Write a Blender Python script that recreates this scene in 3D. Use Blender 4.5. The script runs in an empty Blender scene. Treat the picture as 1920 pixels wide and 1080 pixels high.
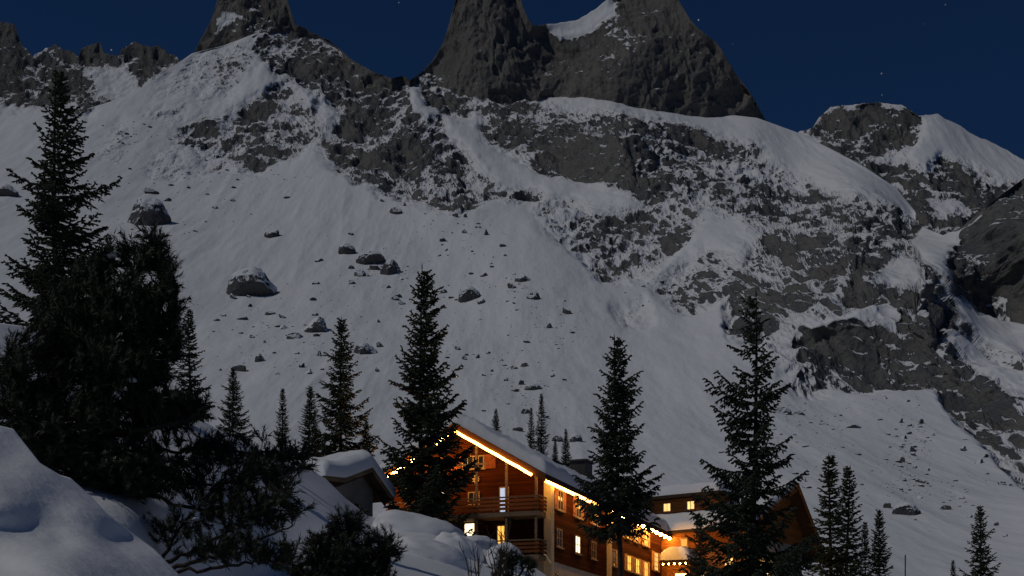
import bpy, math, random
import numpy as np
from mathutils import Vector, Matrix

R = math.radians
scene = bpy.context.scene
COL = scene.collection

# ------------------------------------------------------------------ camera
F = 2840.0            # focal length in photograph pixels (1920 wide)
HOR = 1350.0          # the horizon row: the photograph looks up, verticals stay upright (shifted lens)
cam_d = bpy.data.cameras.new('camera')
cam_d.sensor_width = 36.0
cam_d.lens = F / 1920 * 36.0
cam_d.shift_y = (HOR - 540) / 1920
cam_d.clip_start = 0.2
cam_d.clip_end = 20000
cam = bpy.data.objects.new('camera', cam_d)
cam.rotation_euler = (R(90), 0, 0)
COL.objects.link(cam)
scene.camera = cam

# ------------------------------------------------------------------ night sky, moon, exposure
TO_MOON = Vector((-0.62, -0.26, 0.74)).normalized()
world = bpy.data.worlds.new('World')
scene.world = world
world.use_nodes = True
wt = world.node_tree
wt.nodes.clear()
w_out = wt.nodes.new('ShaderNodeOutputWorld')
w_bg = wt.nodes.new('ShaderNodeBackground')
w_sky = wt.nodes.new('ShaderNodeTexSky')
w_sky.sky_type = 'NISHITA'
w_sky.sun_disc = False
w_sky.sun_elevation = math.asin(TO_MOON.z)
w_sky.sun_rotation = math.atan2(TO_MOON.x, TO_MOON.y)
w_sky.altitude = 1750
w_sky.ozone_density = 6.0
w_sky.dust_density = 0.2
w_mul = wt.nodes.new('ShaderNodeMix')
w_mul.data_type = 'RGBA'
w_mul.blend_type = 'MULTIPLY'
w_mul.inputs[0].default_value = 1.0
w_mul.inputs[7].default_value = (0.36, 0.66, 1.0, 1)
wt.links.new(w_sky.outputs[0], w_mul.inputs[6])
# stars: sparse points scattered over the whole sky
w_geo = wt.nodes.new('ShaderNodeTexCoord')
w_vor = wt.nodes.new('ShaderNodeTexVoronoi')
w_vor.inputs['Scale'].default_value = 90.0
wt.links.new(w_geo.outputs['Generated'], w_vor.inputs['Vector'])
w_d = wt.nodes.new('ShaderNodeMapRange')
w_d.inputs[1].default_value = 0.06
w_d.inputs[2].default_value = 0.02
wt.links.new(w_vor.outputs['Distance'], w_d.inputs[0])
w_sep = wt.nodes.new('ShaderNodeSeparateColor')
wt.links.new(w_vor.outputs['Color'], w_sep.inputs[0])
w_r = wt.nodes.new('ShaderNodeMapRange')
w_r.inputs[1].default_value = 0.45
w_r.inputs[2].default_value = 1.0
wt.links.new(w_sep.outputs[0], w_r.inputs[0])
w_p = wt.nodes.new('ShaderNodeMath')
w_p.operation = 'MULTIPLY'
wt.links.new(w_d.outputs[0], w_p.inputs[0])
wt.links.new(w_r.outputs[0], w_p.inputs[1])
w_ps = wt.nodes.new('ShaderNodeMath')
w_ps.operation = 'MULTIPLY'
w_ps.inputs[1].default_value = 24.0
wt.links.new(w_p.outputs[0], w_ps.inputs[0])
w_add = wt.nodes.new('ShaderNodeMix')
w_add.data_type = 'RGBA'
w_add.blend_type = 'ADD'
w_add.inputs[0].default_value = 1.0
wt.links.new(w_mul.outputs[2], w_add.inputs[6])
wt.links.new(w_ps.outputs[0], w_add.inputs[7])
wt.links.new(w_add.outputs[2], w_bg.inputs[0])
w_bg.inputs[1].default_value = 0.0135
wt.links.new(w_bg.outputs[0], w_out.inputs[0])

moon_d = bpy.data.lights.new('moon', 'SUN')
moon_d.energy = 0.70
moon_d.angle = R(0.5)
moon_d.color = (1.0, 0.965, 0.90)
moon = bpy.data.objects.new('moon', moon_d)
moon.rotation_euler = TO_MOON.to_track_quat('Z', 'Y').to_euler()
moon.location = TO_MOON * 60
COL.objects.link(moon)

vs = scene.view_settings
vs.view_transform = 'Standard'
vs.look = 'None'
vs.exposure = 0.0
vs.gamma = 1.0
vs.use_curve_mapping = False
scene.cycles.use_denoising = True
scene.cycles.max_bounces = 5
scene.cycles.diffuse_bounces = 3
scene.cycles.sample_clamp_indirect = 2.0
scene.cycles.caustics_reflective = False
scene.cycles.caustics_refractive = False

# ------------------------------------------------------------------ helpers
def at(px, py, Y):
    return Vector(((px - 960) / F * Y, Y, (HOR - py) / F * Y))

def tag(o, label=None, cat=None, group=None, kind=None):
    if label: o['label'] = label
    if cat: o['category'] = cat
    if group: o['group'] = group
    if kind: o['kind'] = kind
    return o

def link(name, me, mat=None, parent=None):
    o = bpy.data.objects.new(name, me)
    COL.objects.link(o)
    if mat is not None and me is not None and not me.materials:
        me.materials.append(mat)
    if parent: o.parent = parent
    return o

def empty(name, loc=(0, 0, 0), rz=0.0):
    o = bpy.data.objects.new(name, None)
    o.empty_display_size = 0.3
    o.location = loc
    o.rotation_euler = (0, 0, rz)
    COL.objects.link(o)
    return o

def mesh_np(name, V, Fc, smooth=False, attrs=None):
    V = np.asarray(V, dtype=np.float32).reshape(-1, 3)
    Fc = np.asarray(Fc, dtype=np.int32)
    n, k = Fc.shape
    me = bpy.data.meshes.new(name)
    me.vertices.add(len(V))
    me.vertices.foreach_set('co', V.ravel())
    me.loops.add(n * k)
    me.loops.foreach_set('vertex_index', Fc.ravel())
    me.polygons.add(n)
    me.polygons.foreach_set('loop_start', np.arange(0, n * k, k, dtype=np.int32))
    if smooth:
        me.polygons.foreach_set('use_smooth', np.ones(n, dtype=bool))
    if attrs:
        for an, av in attrs.items():
            a = me.attributes.new(an, 'FLOAT', 'POINT')
            a.data.foreach_set('value', np.asarray(av, dtype=np.float32).ravel())
    me.update()
    me.validate()
    return me

_rng = np.random.RandomState(7)
_perm = _rng.permutation(256)
_perm = np.concatenate([_perm, _perm, _perm]).astype(np.int64)
_g = _rng.normal(size=(256, 3))
_g = (_g / np.linalg.norm(_g, axis=1)[:, None]).astype(np.float32)

def pnoise(p):
    p = np.asarray(p, dtype=np.float32)
    pi = np.floor(p).astype(np.int64)
    pf = p - pi
    pi &= 255
    f = pf * pf * pf * (pf * (pf * 6 - 15) + 10)
    out = 0
    for dx in (0, 1):
        wx = f[:, 0] if dx else 1 - f[:, 0]
        a = _perm[pi[:, 0] + dx]
        for dy in (0, 1):
            wy = f[:, 1] if dy else 1 - f[:, 1]
            b = _perm[a + pi[:, 1] + dy]
            for dz in (0, 1):
                wz = f[:, 2] if dz else 1 - f[:, 2]
                g = _g[_perm[b + pi[:, 2] + dz]]
                d = g[:, 0] * (pf[:, 0] - dx) + g[:, 1] * (pf[:, 1] - dy) + g[:, 2] * (pf[:, 2] - dz)
                out = out + wx * wy * wz * d
    return out * 1.5

def fbm(p, octaves=4, gain=0.5):
    s = 0; a = 1.0; t = 0
    for i in range(octaves):
        s = s + a * pnoise(p * (2.03 ** i) + 17.3 * i)
        t += a; a *= gain
    return s / t

def ridged(p, octaves=4, gain=0.5):
    s = 0; a = 1.0; t = 0
    for i in range(octaves):
        n = 1 - np.abs(pnoise(p * (2.07 ** i) + 9.1 * i)) * 1.6
        s = s + a * n * n
        t += a; a *= gain
    return s / t

def _h(i, j, k):
    n = (i * 374761393 + j * 668265263 + k * 2147483647 + 974711) & 0xffffffff
    n = ((n ^ (n >> 13)) * 1274126177) & 0xffffffff
    return ((n ^ (n >> 16)) & 0xffffff).astype(np.float32) / 16777216.0

def facets(u, v, seed=0):
    """overlapping angular pyramids: flat faces meeting in sharp ribs and clefts"""
    iu = np.floor(u).astype(np.int64); iv = np.floor(v).astype(np.int64)
    best = np.full(u.shape, -9.0, dtype=np.float32)
    for di in (-1, 0, 1):
        for dj in (-1, 0, 1):
            ci = iu + di; cj = iv + dj
            du = u - (ci + _h(ci, cj, seed + 1)); dv = v - (cj + _h(ci, cj, seed + 2))
            a0 = _h(ci, cj, seed + 3) * 6.283
            worst = np.full(u.shape, -9.0, dtype=np.float32)
            for k in range(4):
                a = a0 + k * 1.5708 + (_h(ci, cj, seed + 10 + k) - 0.5) * 1.0
                worst = np.maximum(worst, (0.5 + 1.1 * _h(ci, cj, seed + 20 + k)) * (np.cos(a) * du + np.sin(a) * dv))
            best = np.maximum(best, 0.7 * _h(ci, cj, seed + 4) - worst)
    return best

def smooth01(x, a, b):
    t = np.clip((x - a) / (b - a), 0, 1)
    return t * t * (3 - 2 * t)

def poly_sd(px, py, poly):
    """signed distance in pixels, positive inside"""
    P = np.asarray(poly, dtype=np.float32)
    d2 = np.full(px.shape, 1e12, dtype=np.float32)
    ins = np.zeros(px.shape, dtype=bool)
    for i in range(len(P)):
        ax, ay = P[i]; bx, by = P[(i + 1) % len(P)]
        ex, ey = bx - ax, by - ay
        t = np.clip(((px - ax) * ex + (py - ay) * ey) / (ex * ex + ey * ey + 1e-9), 0, 1)
        d2 = np.minimum(d2, (px - ax - t * ex) ** 2 + (py - ay - t * ey) ** 2)
        if ay != by:
            c = ((ay > py) != (by > py)) & (px < ex * (py - ay) / ey + ax)
            ins ^= c
    d = np.sqrt(d2)
    return np.where(ins, d, -d)

def tps(ctrl):
    C = np.array([(c[0] / 1000, c[1] / 1000) for c in ctrl], dtype=np.float64)
    v = np.log(np.array([c[2] for c in ctrl], dtype=np.float64))
    n = len(C)
    r = np.linalg.norm(C[:, None] - C[None], axis=2)
    K = np.where(r > 0, r * r * np.log(r + 1e-12), 0) + 2e-4 * np.eye(n)
    Pm = np.hstack([np.ones((n, 1)), C])
    A = np.zeros((n + 3, n + 3))
    A[:n, :n] = K; A[:n, n:] = Pm; A[n:, :n] = Pm.T
    w = np.linalg.solve(A, np.concatenate([v, np.zeros(3)]))
    def ev(px, py):
        sh = px.shape
        x = px.ravel() / 1000; y = py.ravel() / 1000
        out = w[n] + w[n + 1] * x + w[n + 2] * y
        for i in range(n):
            r2 = (x - C[i, 0]) ** 2 + (y - C[i, 1]) ** 2
            out = out + w[i] * 0.5 * r2 * np.log(r2 + 1e-12)
        return np.exp(out).reshape(sh)
    return ev

# ------------------------------------------------------------------ materials
def new_mat(name):
    m = bpy.data.materials.new(name)
    m.use_nodes = True
    t = m.node_tree
    b = t.nodes['Principled BSDF']
    return m, t, b

def nd(t, typ, **kw):
    n = t.nodes.new(typ)
    for k, v in kw.items():
        setattr(n, k, v)
    return n

def noise_node(t, scale, detail=4, vec=None, rough=0.6):
    n = nd(t, 'ShaderNodeTexNoise')
    n.inputs['Scale'].default_value = scale
    n.inputs['Detail'].default_value = detail
    n.inputs['Roughness'].default_value = rough
    if vec is not None: t.links.new(vec, n.inputs['Vector'])
    return n

def mapping(t, vec, scale, rot=(0, 0, 0)):
    m = nd(t, 'ShaderNodeMapping')
    m.inputs['Scale'].default_value = scale
    m.inputs['Rotation'].default_value = rot
    t.links.new(vec, m.inputs['Vector'])
    return m.outputs[0]

def math_n(t, op, a, b=None, c=None):
    n = nd(t, 'ShaderNodeMath', operation=op)
    for i, x in enumerate((a, b, c)):
        if x is None: continue
        if isinstance(x, (int, float)): n.inputs[i].default_value = x
        else: t.links.new(x, n.inputs[i])
    return n.outputs[0]

def mix_c(t, fac, a, b):
    n = nd(t, 'ShaderNodeMix', data_type='RGBA')
    if isinstance(fac, (int, float)): n.inputs[0].default_value = fac
    else: t.links.new(fac, n.inputs[0])
    for i, x in ((6, a), (7, b)):
        if isinstance(x, tuple): n.inputs[i].default_value = (*x, 1)
        else: t.links.new(x, n.inputs[i])
    return n.outputs[2]

def ramp(t, fac, lo, hi):
    n = nd(t, 'ShaderNodeMapRange', interpolation_type='SMOOTHSTEP')
    n.inputs[1].default_value = lo; n.inputs[2].default_value = hi
    t.links.new(fac, n.inputs[0])
    return n.outputs[0]

SNOW = (0.80, 0.81, 0.84)

def mountain_material(name, s=1.0, ca=(0.095, 0.10, 0.107), cb=(0.165, 0.158, 0.149), tilt=0.5, use_attr=True, bump=2.6):
    """snow lying on rock: the attribute gives bare rock, fine noise breaks its edge"""
    m, t, b = new_mat(name)
    geo = nd(t, 'ShaderNodeNewGeometry')
    pos = geo.outputs['Position']
    if use_attr:
        a = nd(t, 'ShaderNodeAttribute', attribute_name='bare')
        bare = a.outputs['Fac']
    else:
        sx = nd(t, 'ShaderNodeSeparateXYZ')
        t.links.new(geo.outputs['Normal'], sx.inputs[0])
        bare = math_n(t, 'MULTIPLY_ADD', sx.outputs[2], -1.9, 0.66)
    n1 = noise_node(t, 1.0, 5, mapping(t, pos, (0.17 / s, 0.02 / s, 0.10 / s), (0, R(20), 0)), 0.70)
    n2 = noise_node(t, 1.0, 3, mapping(t, pos, (0.55 / s, 0.06 / s, 0.34 / s), (0, R(20), 0)), 0.6)
    v = math_n(t, 'ADD', bare, math_n(t, 'MULTIPLY_ADD', n1.outputs[0], 1.7, -0.85))
    v = math_n(t, 'ADD', v, math_n(t, 'MULTIPLY_ADD', n2.outputs[0], 1.0, -0.5))
    rockf = ramp(t, v, -0.04, 0.06)
    big = noise_node(t, 1.0, 3, mapping(t, pos, (0.012 / s, 0.012 / s, 0.008 / s)))
    streak = noise_node(t, 1.0, 5, mapping(t, pos, (0.16 / s, 0.04 / s, 0.014 / s)))
    mixv = math_n(t, 'ADD', math_n(t, 'MULTIPLY', big.outputs[0], 1.2), math_n(t, 'MULTIPLY_ADD', streak.outputs[0], 0.9, -0.55))
    mixv = math_n(t, 'ADD', mixv, math_n(t, 'MULTIPLY_ADD', bare, 0.30, -0.16))
    rc = mix_c(t, ramp(t, mixv, 0.25, 0.75), ca, cb)
    dk = noise_node(t, 1.0, 5, mapping(t, pos, (0.30 / s, 0.08 / s, 0.20 / s)))
    rc = mix_c(t, ramp(t, dk.outputs[0], 0.55, 0.75), rc, tuple(x * 0.55 for x in ca))
    t.links.new(mix_c(t, rockf, SNOW, rc), b.inputs['Base Color'])
    b.inputs['Roughness'].default_value = 0.9
    b.inputs['Specular IOR Level'].default_value = 0.15
    hb = math_n(t, 'ADD', math_n(t, 'MULTIPLY', dk.outputs[0], rockf), math_n(t, 'MULTIPLY', streak.outputs[0], rockf))
    broken = ramp(t, bare, -0.75, 0.15)
    hb = math_n(t, 'ADD', hb, math_n(t, 'MULTIPLY', math_n(t, 'ADD', math_n(t, 'MULTIPLY', n1.outputs[0], 1.6), math_n(t, 'MULTIPLY', n2.outputs[0], 0.7)), broken))
    run = noise_node(t, 1.0, 4, mapping(t, pos, (0.055 / s, 0.012 / s, 0.010 / s), (0, R(-8), 0)))
    hb = math_n(t, 'ADD', hb, math_n(t, 'MULTIPLY', n2.outputs[0], 0.07))
    hb = math_n(t, 'ADD', hb, math_n(t, 'MULTIPLY', run.outputs[0], 0.8))
    bp = nd(t, 'ShaderNodeBump')
    bp.inputs['Strength'].default_value = 0.8
    bp.inputs['Distance'].default_value = bump * s
    t.links.new(hb, bp.inputs['Height'])
    t.links.new(bp.outputs[0], b.inputs['Normal'])
    return m

def snow_material(name='snow', s=1.0):
    m, t, b = new_mat(name)
    geo = nd(t, 'ShaderNodeNewGeometry')
    n1 = noise_node(t, 1.3 / s, 4, geo.outputs['Position'])
    n2 = noise_node(t, 22.0 / s, 3, geo.outputs['Position'])
    t.links.new(mix_c(t, n1.outputs[0], (0.77, 0.785, 0.82), (0.84, 0.845, 0.86)), b.inputs['Base Color'])
    b.inputs['Roughness'].default_value = 0.75
    b.inputs['Specular IOR Level'].default_value = 0.2
    n3 = noise_node(t, 5.0 / s, 4, geo.outputs['Position'])
    h = math_n(t, 'ADD', math_n(t, 'MULTIPLY', n1.outputs[0], 0.7), math_n(t, 'MULTIPLY', n2.outputs[0], 0.07))
    h = math_n(t, 'ADD', h, math_n(t, 'MULTIPLY', n3.outputs[0], 0.22))
    bp = nd(t, 'ShaderNodeBump')
    bp.inputs['Strength'].default_value = 0.5
    bp.inputs['Distance'].default_value = 0.12 * s
    t.links.new(h, bp.inputs['Height'])
    t.links.new(bp.outputs[0], b.inputs['Normal'])
    return m

def plain(name, col, rough=0.8, var=0.25, scale=3.0, bump=0.0):
    m, t, b = new_mat(name)
    tc = nd(t, 'ShaderNodeTexCoord')
    n = noise_node(t, scale, 5, tc.outputs['Object'])
    lo = tuple(c * (1 - var) for c in col); hi = tuple(min(1, c * (1 + var)) for c in col)
    t.links.new(mix_c(t, ramp(t, n.outputs[0], 0.3, 0.7), lo, hi), b.inputs['Base Color'])
    b.inputs['Roughness'].default_value = rough
    b.inputs['Specular IOR Level'].default_value = 0.25
    if bump:
        bp = nd(t, 'ShaderNodeBump')
        bp.inputs['Distance'].default_value = bump
        t.links.new(n.outputs[0], bp.inputs['Height'])
        t.links.new(bp.outputs[0], b.inputs['Normal'])
    return m

def wood(name, col, board=0.16, axis=2, var=0.4):
    """horizontal (axis 2) or upright boards with grain; groove relief"""
    m, t, b = new_mat(name)
    tc = nd(t, 'ShaderNodeTexCoord')
    sp = nd(t, 'ShaderNodeSeparateXYZ')
    t.links.new(tc.outputs['Object'], sp.inputs[0])
    w = math_n(t, 'DIVIDE', sp.outputs[axis], board)
    fr = math_n(t, 'FRACT', w)
    fl = math_n(t, 'FLOOR', w)
    wn = nd(t, 'ShaderNodeTexWhiteNoise', noise_dimensions='1D')
    t.links.new(fl, wn.inputs['W'])
    sc = [1.2, 1.2, 1.2]; 
    sc[axis] = 14.0
    gr = noise_node(t, 1.0, 5, mapping(t, tc.outputs['Object'], tuple(sc)))
    big = noise_node(t, 0.5, 3, tc.outputs['Object'])
    v = math_n(t, 'ADD', math_n(t, 'MULTIPLY', wn.outputs[0], 0.45), math_n(t, 'MULTIPLY', gr.outputs[0], 0.5))
    v = math_n(t, 'ADD', v, math_n(t, 'MULTIPLY_ADD', big.outputs[0], 0.6, -0.3))
    lo = tuple(c * (1 - var) for c in col); hi = tuple(c * (1 + var) for c in col)
    t.links.new(mix_c(t, v, lo, hi), b.inputs['Base Color'])
    b.inputs['Roughness'].default_value = 0.95
    b.inputs['Specular IOR Level'].default_value = 0.03
    edge = math_n(t, 'MINIMUM', ramp(t, fr, 0.0, 0.14), ramp(t, math_n(t, 'SUBTRACT', 1.0, fr), 0.0, 0.14))
    bp = nd(t, 'ShaderNodeBump')
    bp.inputs['Distance'].default_value = 0.03
    t.links.new(math_n(t, 'ADD', edge, math_n(t, 'MULTIPLY', gr.outputs[0], 0.2)), bp.inputs['Height'])
    t.links.new(bp.outputs[0], b.inputs['Normal'])
    return m

def emit(name, col, strength, var=0.0, scale=2.0):
    m, t, b = new_mat(name)
    b.inputs['Base Color'].default_value = (*[c * 0.5 for c in col], 1)
    b.inputs['Emission Strength'].default_value = strength
    if var:
        tc = nd(t, 'ShaderNodeTexCoord')
        n = noise_node(t, scale, 3, mapping(t, tc.outputs['Object'], (3, 3, 0.6)))
        t.links.new(mix_c(t, ramp(t, n.outputs[0], 0.35, 0.65), tuple(c * (1 - var) for c in col), col), b.inputs['Emission Color'])
    else:
        b.inputs['Emission Color'].default_value = (*col, 1)
    return m

M = {}
M['slope'] = mountain_material('snow_over_rock')
M['tower'] = mountain_material('tower_rock', ca=(0.125, 0.122, 0.12), cb=(0.18, 0.168, 0.154), bump=2.0)
M['boulder'] = mountain_material('boulder_rock', s=0.22, use_attr=False, ca=(0.07, 0.075, 0.084), cb=(0.12, 0.115, 0.11))
M['snow'] = snow_material('snow', 1.0)
M['snow_roof'] = snow_material('roof_snow', 0.5)
M['needle'] = plain('spruce_needles', (0.035, 0.045, 0.026), 0.7, 0.45, 1.2)
M['needle_pine'] = plain('pine_needles', (0.032, 0.042, 0.024), 0.6, 0.45, 2.5)
M['bark'] = plain('bark', (0.042, 0.032, 0.026), 0.9, 0.4, 9.0, 0.02)
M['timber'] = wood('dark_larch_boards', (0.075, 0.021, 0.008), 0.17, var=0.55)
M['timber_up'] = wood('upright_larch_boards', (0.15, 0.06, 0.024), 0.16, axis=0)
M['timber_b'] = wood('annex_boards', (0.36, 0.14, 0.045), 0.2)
M['beam'] = wood('grey_beam', (0.21, 0.15, 0.10), 0.4)
M['dark_beam'] = wood('dark_beam', (0.06, 0.04, 0.028), 0.4)
M['plaster'] = plain('plaster', (0.52, 0.47, 0.38), 0.9, 0.12, 1.5, 0.01)
M['plaster_g'] = plain('grey_plaster', (0.34, 0.32, 0.29), 0.9, 0.15, 1.2, 0.01)
M['plaster_d'] = plain('weathered_plaster', (0.19, 0.175, 0.16), 0.9, 0.2, 1.2, 0.01)
M['pillar'] = plain('pillar_golden_light', (0.80, 0.64, 0.36), 0.8, 0.08, 1.5)  # golden light on the pillars is put into this yellow base colour
M['shutter'] = plain('larch_shutter', (0.62, 0.31, 0.11), 0.7, 0.2, 4.0)
M['shutter_red'] = plain('red_shutter', (0.30, 0.085, 0.035), 0.7, 0.25, 4.0)
M['frame'] = plain('window_frame', (0.42, 0.30, 0.18), 0.6, 0.15, 4.0)
M['star'] = plain('pale_larch', (0.78, 0.58, 0.34), 0.7, 0.1, 4.0)
M['metal'] = plain('dark_sheet_metal', (0.06, 0.05, 0.045), 0.5, 0.2, 2.0)
M['glass'] = plain('dark_glass', (0.02, 0.025, 0.03), 0.08, 0.1, 2.0)
M['bulb'] = emit('warm_bulb', (1.0, 0.46, 0.085), 110.0)
M['tube'] = emit('warm_light_tube', (1.0, 0.46, 0.085), 14.0)
M['lit_white'] = emit('lit_window_white', (1.0, 0.80, 0.50), 2.2, 0.2)
M['lit_warm'] = emit('lit_window_warm', (1.0, 0.62, 0.20), 1.8, 0.45)
M['lit_dim'] = emit('lit_window_dim', (1.0, 0.60, 0.18), 0.55, 0.4)
M['lit_curtain'] = emit('lit_curtain', (1.0, 0.46, 0.08), 2.0, 0.5, 4.0)
M['lit_blue'] = emit('lit_door_cool', (0.55, 0.70, 0.95), 0.75, 0.2)
M['lit_yellow'] = emit('lit_entrance', (1.0, 0.66, 0.13), 16.0, 0.2)
M['fill_glow'] = emit('gable_fill_glow', (1.0, 0.55, 0.13), 170.0)  # glow of the source added to brighten the annex gable
M['stem'] = plain('bare_twig', (0.06, 0.04, 0.03), 0.9, 0.3, 6.0)

# ------------------------------------------------------------------ terrain sheets
def relief(name, px0, px1, nx, ny, sky, bot, ctrl, mat, power=1.2, rocks=(), snows=(), base_rock=0.0, jag=0.0,
           snow_amp=(5.0, 150.0, 1.6, 34.0), rock_amp=1.0, grooves=0.0, back=(6, 25.0, -22.0), gauss=(), protrude=9.0,
           bare_bias=0.0, edge=22.0, terrace=2.5, rough=1.0):
    xs = np.linspace(px0, px1, nx)
    sx = np.array([p[0] for p in sky], float); sy = np.array([p[1] for p in sky], float)
    top = np.interp(xs, sx, sy)
    if jag:
        q = np.stack([xs / 26, xs * 0 + 3.3, xs * 0], 1)
        top = top + jag * (fbm(q, 5, 0.65) * 1.6)
    bx = np.array([p[0] for p in bot], float); by = np.array([p[1] for p in bot], float)
    btm = np.maximum(np.interp(xs, bx, by), top + 20)
    tt = np.linspace(0, 1, ny) ** power
    PX = np.repeat(xs[None], ny, 0)
    PY = top[None] + (btm - top)[None] * tt[:, None]
    Y = tps(ctrl)(PX, PY)
    px = PX.ravel().astype(np.float32); py = PY.ravel().astype(np.float32); y = Y.ravel()
    P = np.stack([(px - 960) / F * y, y, (HOR - py) / F * y], 1).astype(np.float32)
    # bare-rock outcrops
    wob = 34 * fbm(P * np.array([1, 0.12, 0.6], dtype=np.float32) / 50, 5, 0.72) if len(rocks) or len(snows) else 0
    m = np.full(px.shape, base_rock, dtype=np.float32)
    for r, poly in rocks:
        A = np.array(poly)
        bb = (px > A[:, 0].min() - 60) & (px < A[:, 0].max() + 60) & (py > A[:, 1].min() - 60) & (py < A[:, 1].max() + 60)
        sd = poly_sd(px[bb], py[bb], poly) + wob[bb] * min(1.0, 0.3 + r * 0.6)
        m[bb] = np.maximum(m[bb], r * smooth01(sd, -edge * 1.15, edge * 0.45))
    m0 = m.copy()
    for r, poly in snows:
        A = np.array(poly)
        bb = (px > A[:, 0].min() - 40) & (px < A[:, 0].max() + 40) & (py > A[:, 1].min() - 40) & (py < A[:, 1].max() + 40)
        sd = poly_sd(px[bb], py[bb], poly) + wob[bb] * 0.4
        m[bb] = m[bb] * (1 - r * smooth01(sd, -edge * 0.6, edge * 0.6))
    # displacement towards the camera, metres
    D = snow_amp[0] * fbm(P / snow_amp[1], 3) + snow_amp[2] * fbm(P / snow_amp[3], 4)
    if m.max() > 0:
        k = rock_amp
        zk = 0.62 if not base_rock else 0.5
        q = P * np.array([1, 0.12, zk], dtype=np.float32)
        wa = fbm(q / 60 + 2.0, 3); wb = fbm(q / 60 + 31.0, 3)
        u = (P[:, 0] * 0.88 + P[:, 2] * 0.34 + 16 * wa); v = (P[:, 2] * 0.9 - P[:, 0] * 0.30) * zk + 16 * wb
        DR = 20 * (ridged(q / (150 * k), 3, 0.5) - 0.5) + 34 * facets(u / 105, v / 105, 3) + rough * 8.0 * fbm(q / 24, 4, 0.65) - 18
        v1 = (P[:, 2] * 0.9 - P[:, 0] * 0.30) * 0.95 + 16 * wb
        DN = 15 * facets(u / 43, v / 43, 40) + rough * (7.5 * facets(u / 18, v1 / 18, 80) + 4.4 * facets(u / 8, v1 / 8, 120) + 4.0 * (ridged(q / 13 + 3.3, 3, 0.6) - 0.5)) - 7
        if grooves:
            gq = P * np.array([1 / 20., 1 / 110., 1 / 120.], dtype=np.float32)
            DR = DR + grooves * (ridged(gq, 3, 0.5) - 0.5)
        md = np.clip(0.3 * m0 + 0.7 * m, 0, 1) ** 1.2
        D = D + md * (DR * k + protrude * smooth01(m, 0.2, 0.9))
    for gx, gy, rx, ry, amp in gauss:
        D = D + amp * np.exp(-(((px - gx) / rx) ** 2 + ((py - gy) / ry) ** 2))
    if m.max() > 0:
        D = D * np.repeat(smooth01(np.arange(ny), -1, 6)[:, None], nx, 1).ravel() if not base_rock else D
    P = P * (1 - D / y)[:, None].astype(np.float32)
    if m.max() > 0:
        G = P.reshape(ny, nx, 3)
        N0 = np.cross(np.gradient(G, axis=1), np.gradient(G, axis=0))
        N0 /= np.linalg.norm(N0, axis=2)[..., None] + 1e-9
        if N0[..., 1].mean() > 0: N0 = -N0
        for _ in range(10):
            N0[1:-1, 1:-1] = (N0[:-2, 1:-1] + N0[2:, 1:-1] + N0[1:-1, :-2] + N0[1:-1, 2:] + N0[1:-1, 1:-1]) / 5
        fade = np.repeat(smooth01(np.arange(ny), 0, 10)[:, None], nx, 1).ravel()
        if not base_rock:
            Pq = P * np.array([1, 0.1, 0.5], dtype=np.float32)
            DS = 5.0 * fbm(Pq / 75 + 7, 3) + 1.3 * (ridged(P * np.array([1 / 24., 1 / 420., 1 / 210.], dtype=np.float32) + 1.5, 3) - 0.5) * np.clip(0.5 + 1.6 * fbm(Pq / 130 + 4, 2), 0, 1) + 0.7 * fbm(Pq / 11, 3)
            DN = DN * md + DS
        else:
            DN = DN * md
        P = (P + N0.reshape(-1, 3) * (DN * fade)[:, None]).astype(np.float32)
    G = P.reshape(ny, nx, 3)
    du = np.gradient(G, axis=1); dv = np.gradient(G, axis=0)
    N = np.cross(du, dv)
    N /= np.linalg.norm(N, axis=2)[..., None] + 1e-9
    if N[..., 1].mean() > 0: N = -N
    nz = N[..., 2].ravel()
    Pz = P * np.array([1, 0.1, 0.55], dtype=np.float32)
    Pd = np.stack([Pz[:, 0] * 0.80 + Pz[:, 2] * 0.60, Pz[:, 1], (Pz[:, 2] * 0.80 - Pz[:, 0] * 0.60) * 1.3], 1)
    mid = 0.8 * fbm(Pz / 42 + 1.7, 3) + 0.9 * fbm(Pd / 13 + 4.4, 4, 0.65)
    bare = (m - 0.60) * 1.25 + m * (2.3 * (0.60 - nz) + 1.5 * mid) + bare_bias
    kf = smooth01(m, 0.0, 0.30)
    bare = -1.25 * (1 - kf) + np.clip(bare, -1.25, 1.2) * kf
    # rows that close the crest towards the back
    nb, dyb, dzb = back
    rows = [G]
    for i in range(1, nb + 1):
        rows.append((G[0] + np.array([0, dyb * i, dzb * i * (0.4 + 0.6 * i / nb)], dtype=np.float32))[None])
    Gb = np.concatenate([np.concatenate(rows[1:][::-1], 0), G], 0)
    bb = np.concatenate([np.repeat(bare.reshape(ny, nx)[:1], nb, 0).ravel(), bare])
    nr = Gb.shape[0]
    idx = np.arange(nr * nx).reshape(nr, nx)
    Q = np.stack([idx[:-1, :-1], idx[1:, :-1], idx[1:, 1:], idx[:-1, 1:]], -1).reshape(-1, 4)
    me = mesh_np(name, Gb.reshape(-1, 3), Q, True, {'bare': bb})
    o = link(name, me, mat)
    tag(o, kind='structure')
    def sample(x, yy):
        c = int(np.clip(round((x - px0) / (px1 - px0) * (nx - 1)), 0, nx - 1))
        r = int(np.clip(np.searchsorted(PY[:, c], yy), 0, ny - 1))
        return Vector(G[r, c].tolist()), Vector(N[r, c].tolist())
    o_s = (o, sample)
    return o_s

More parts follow.
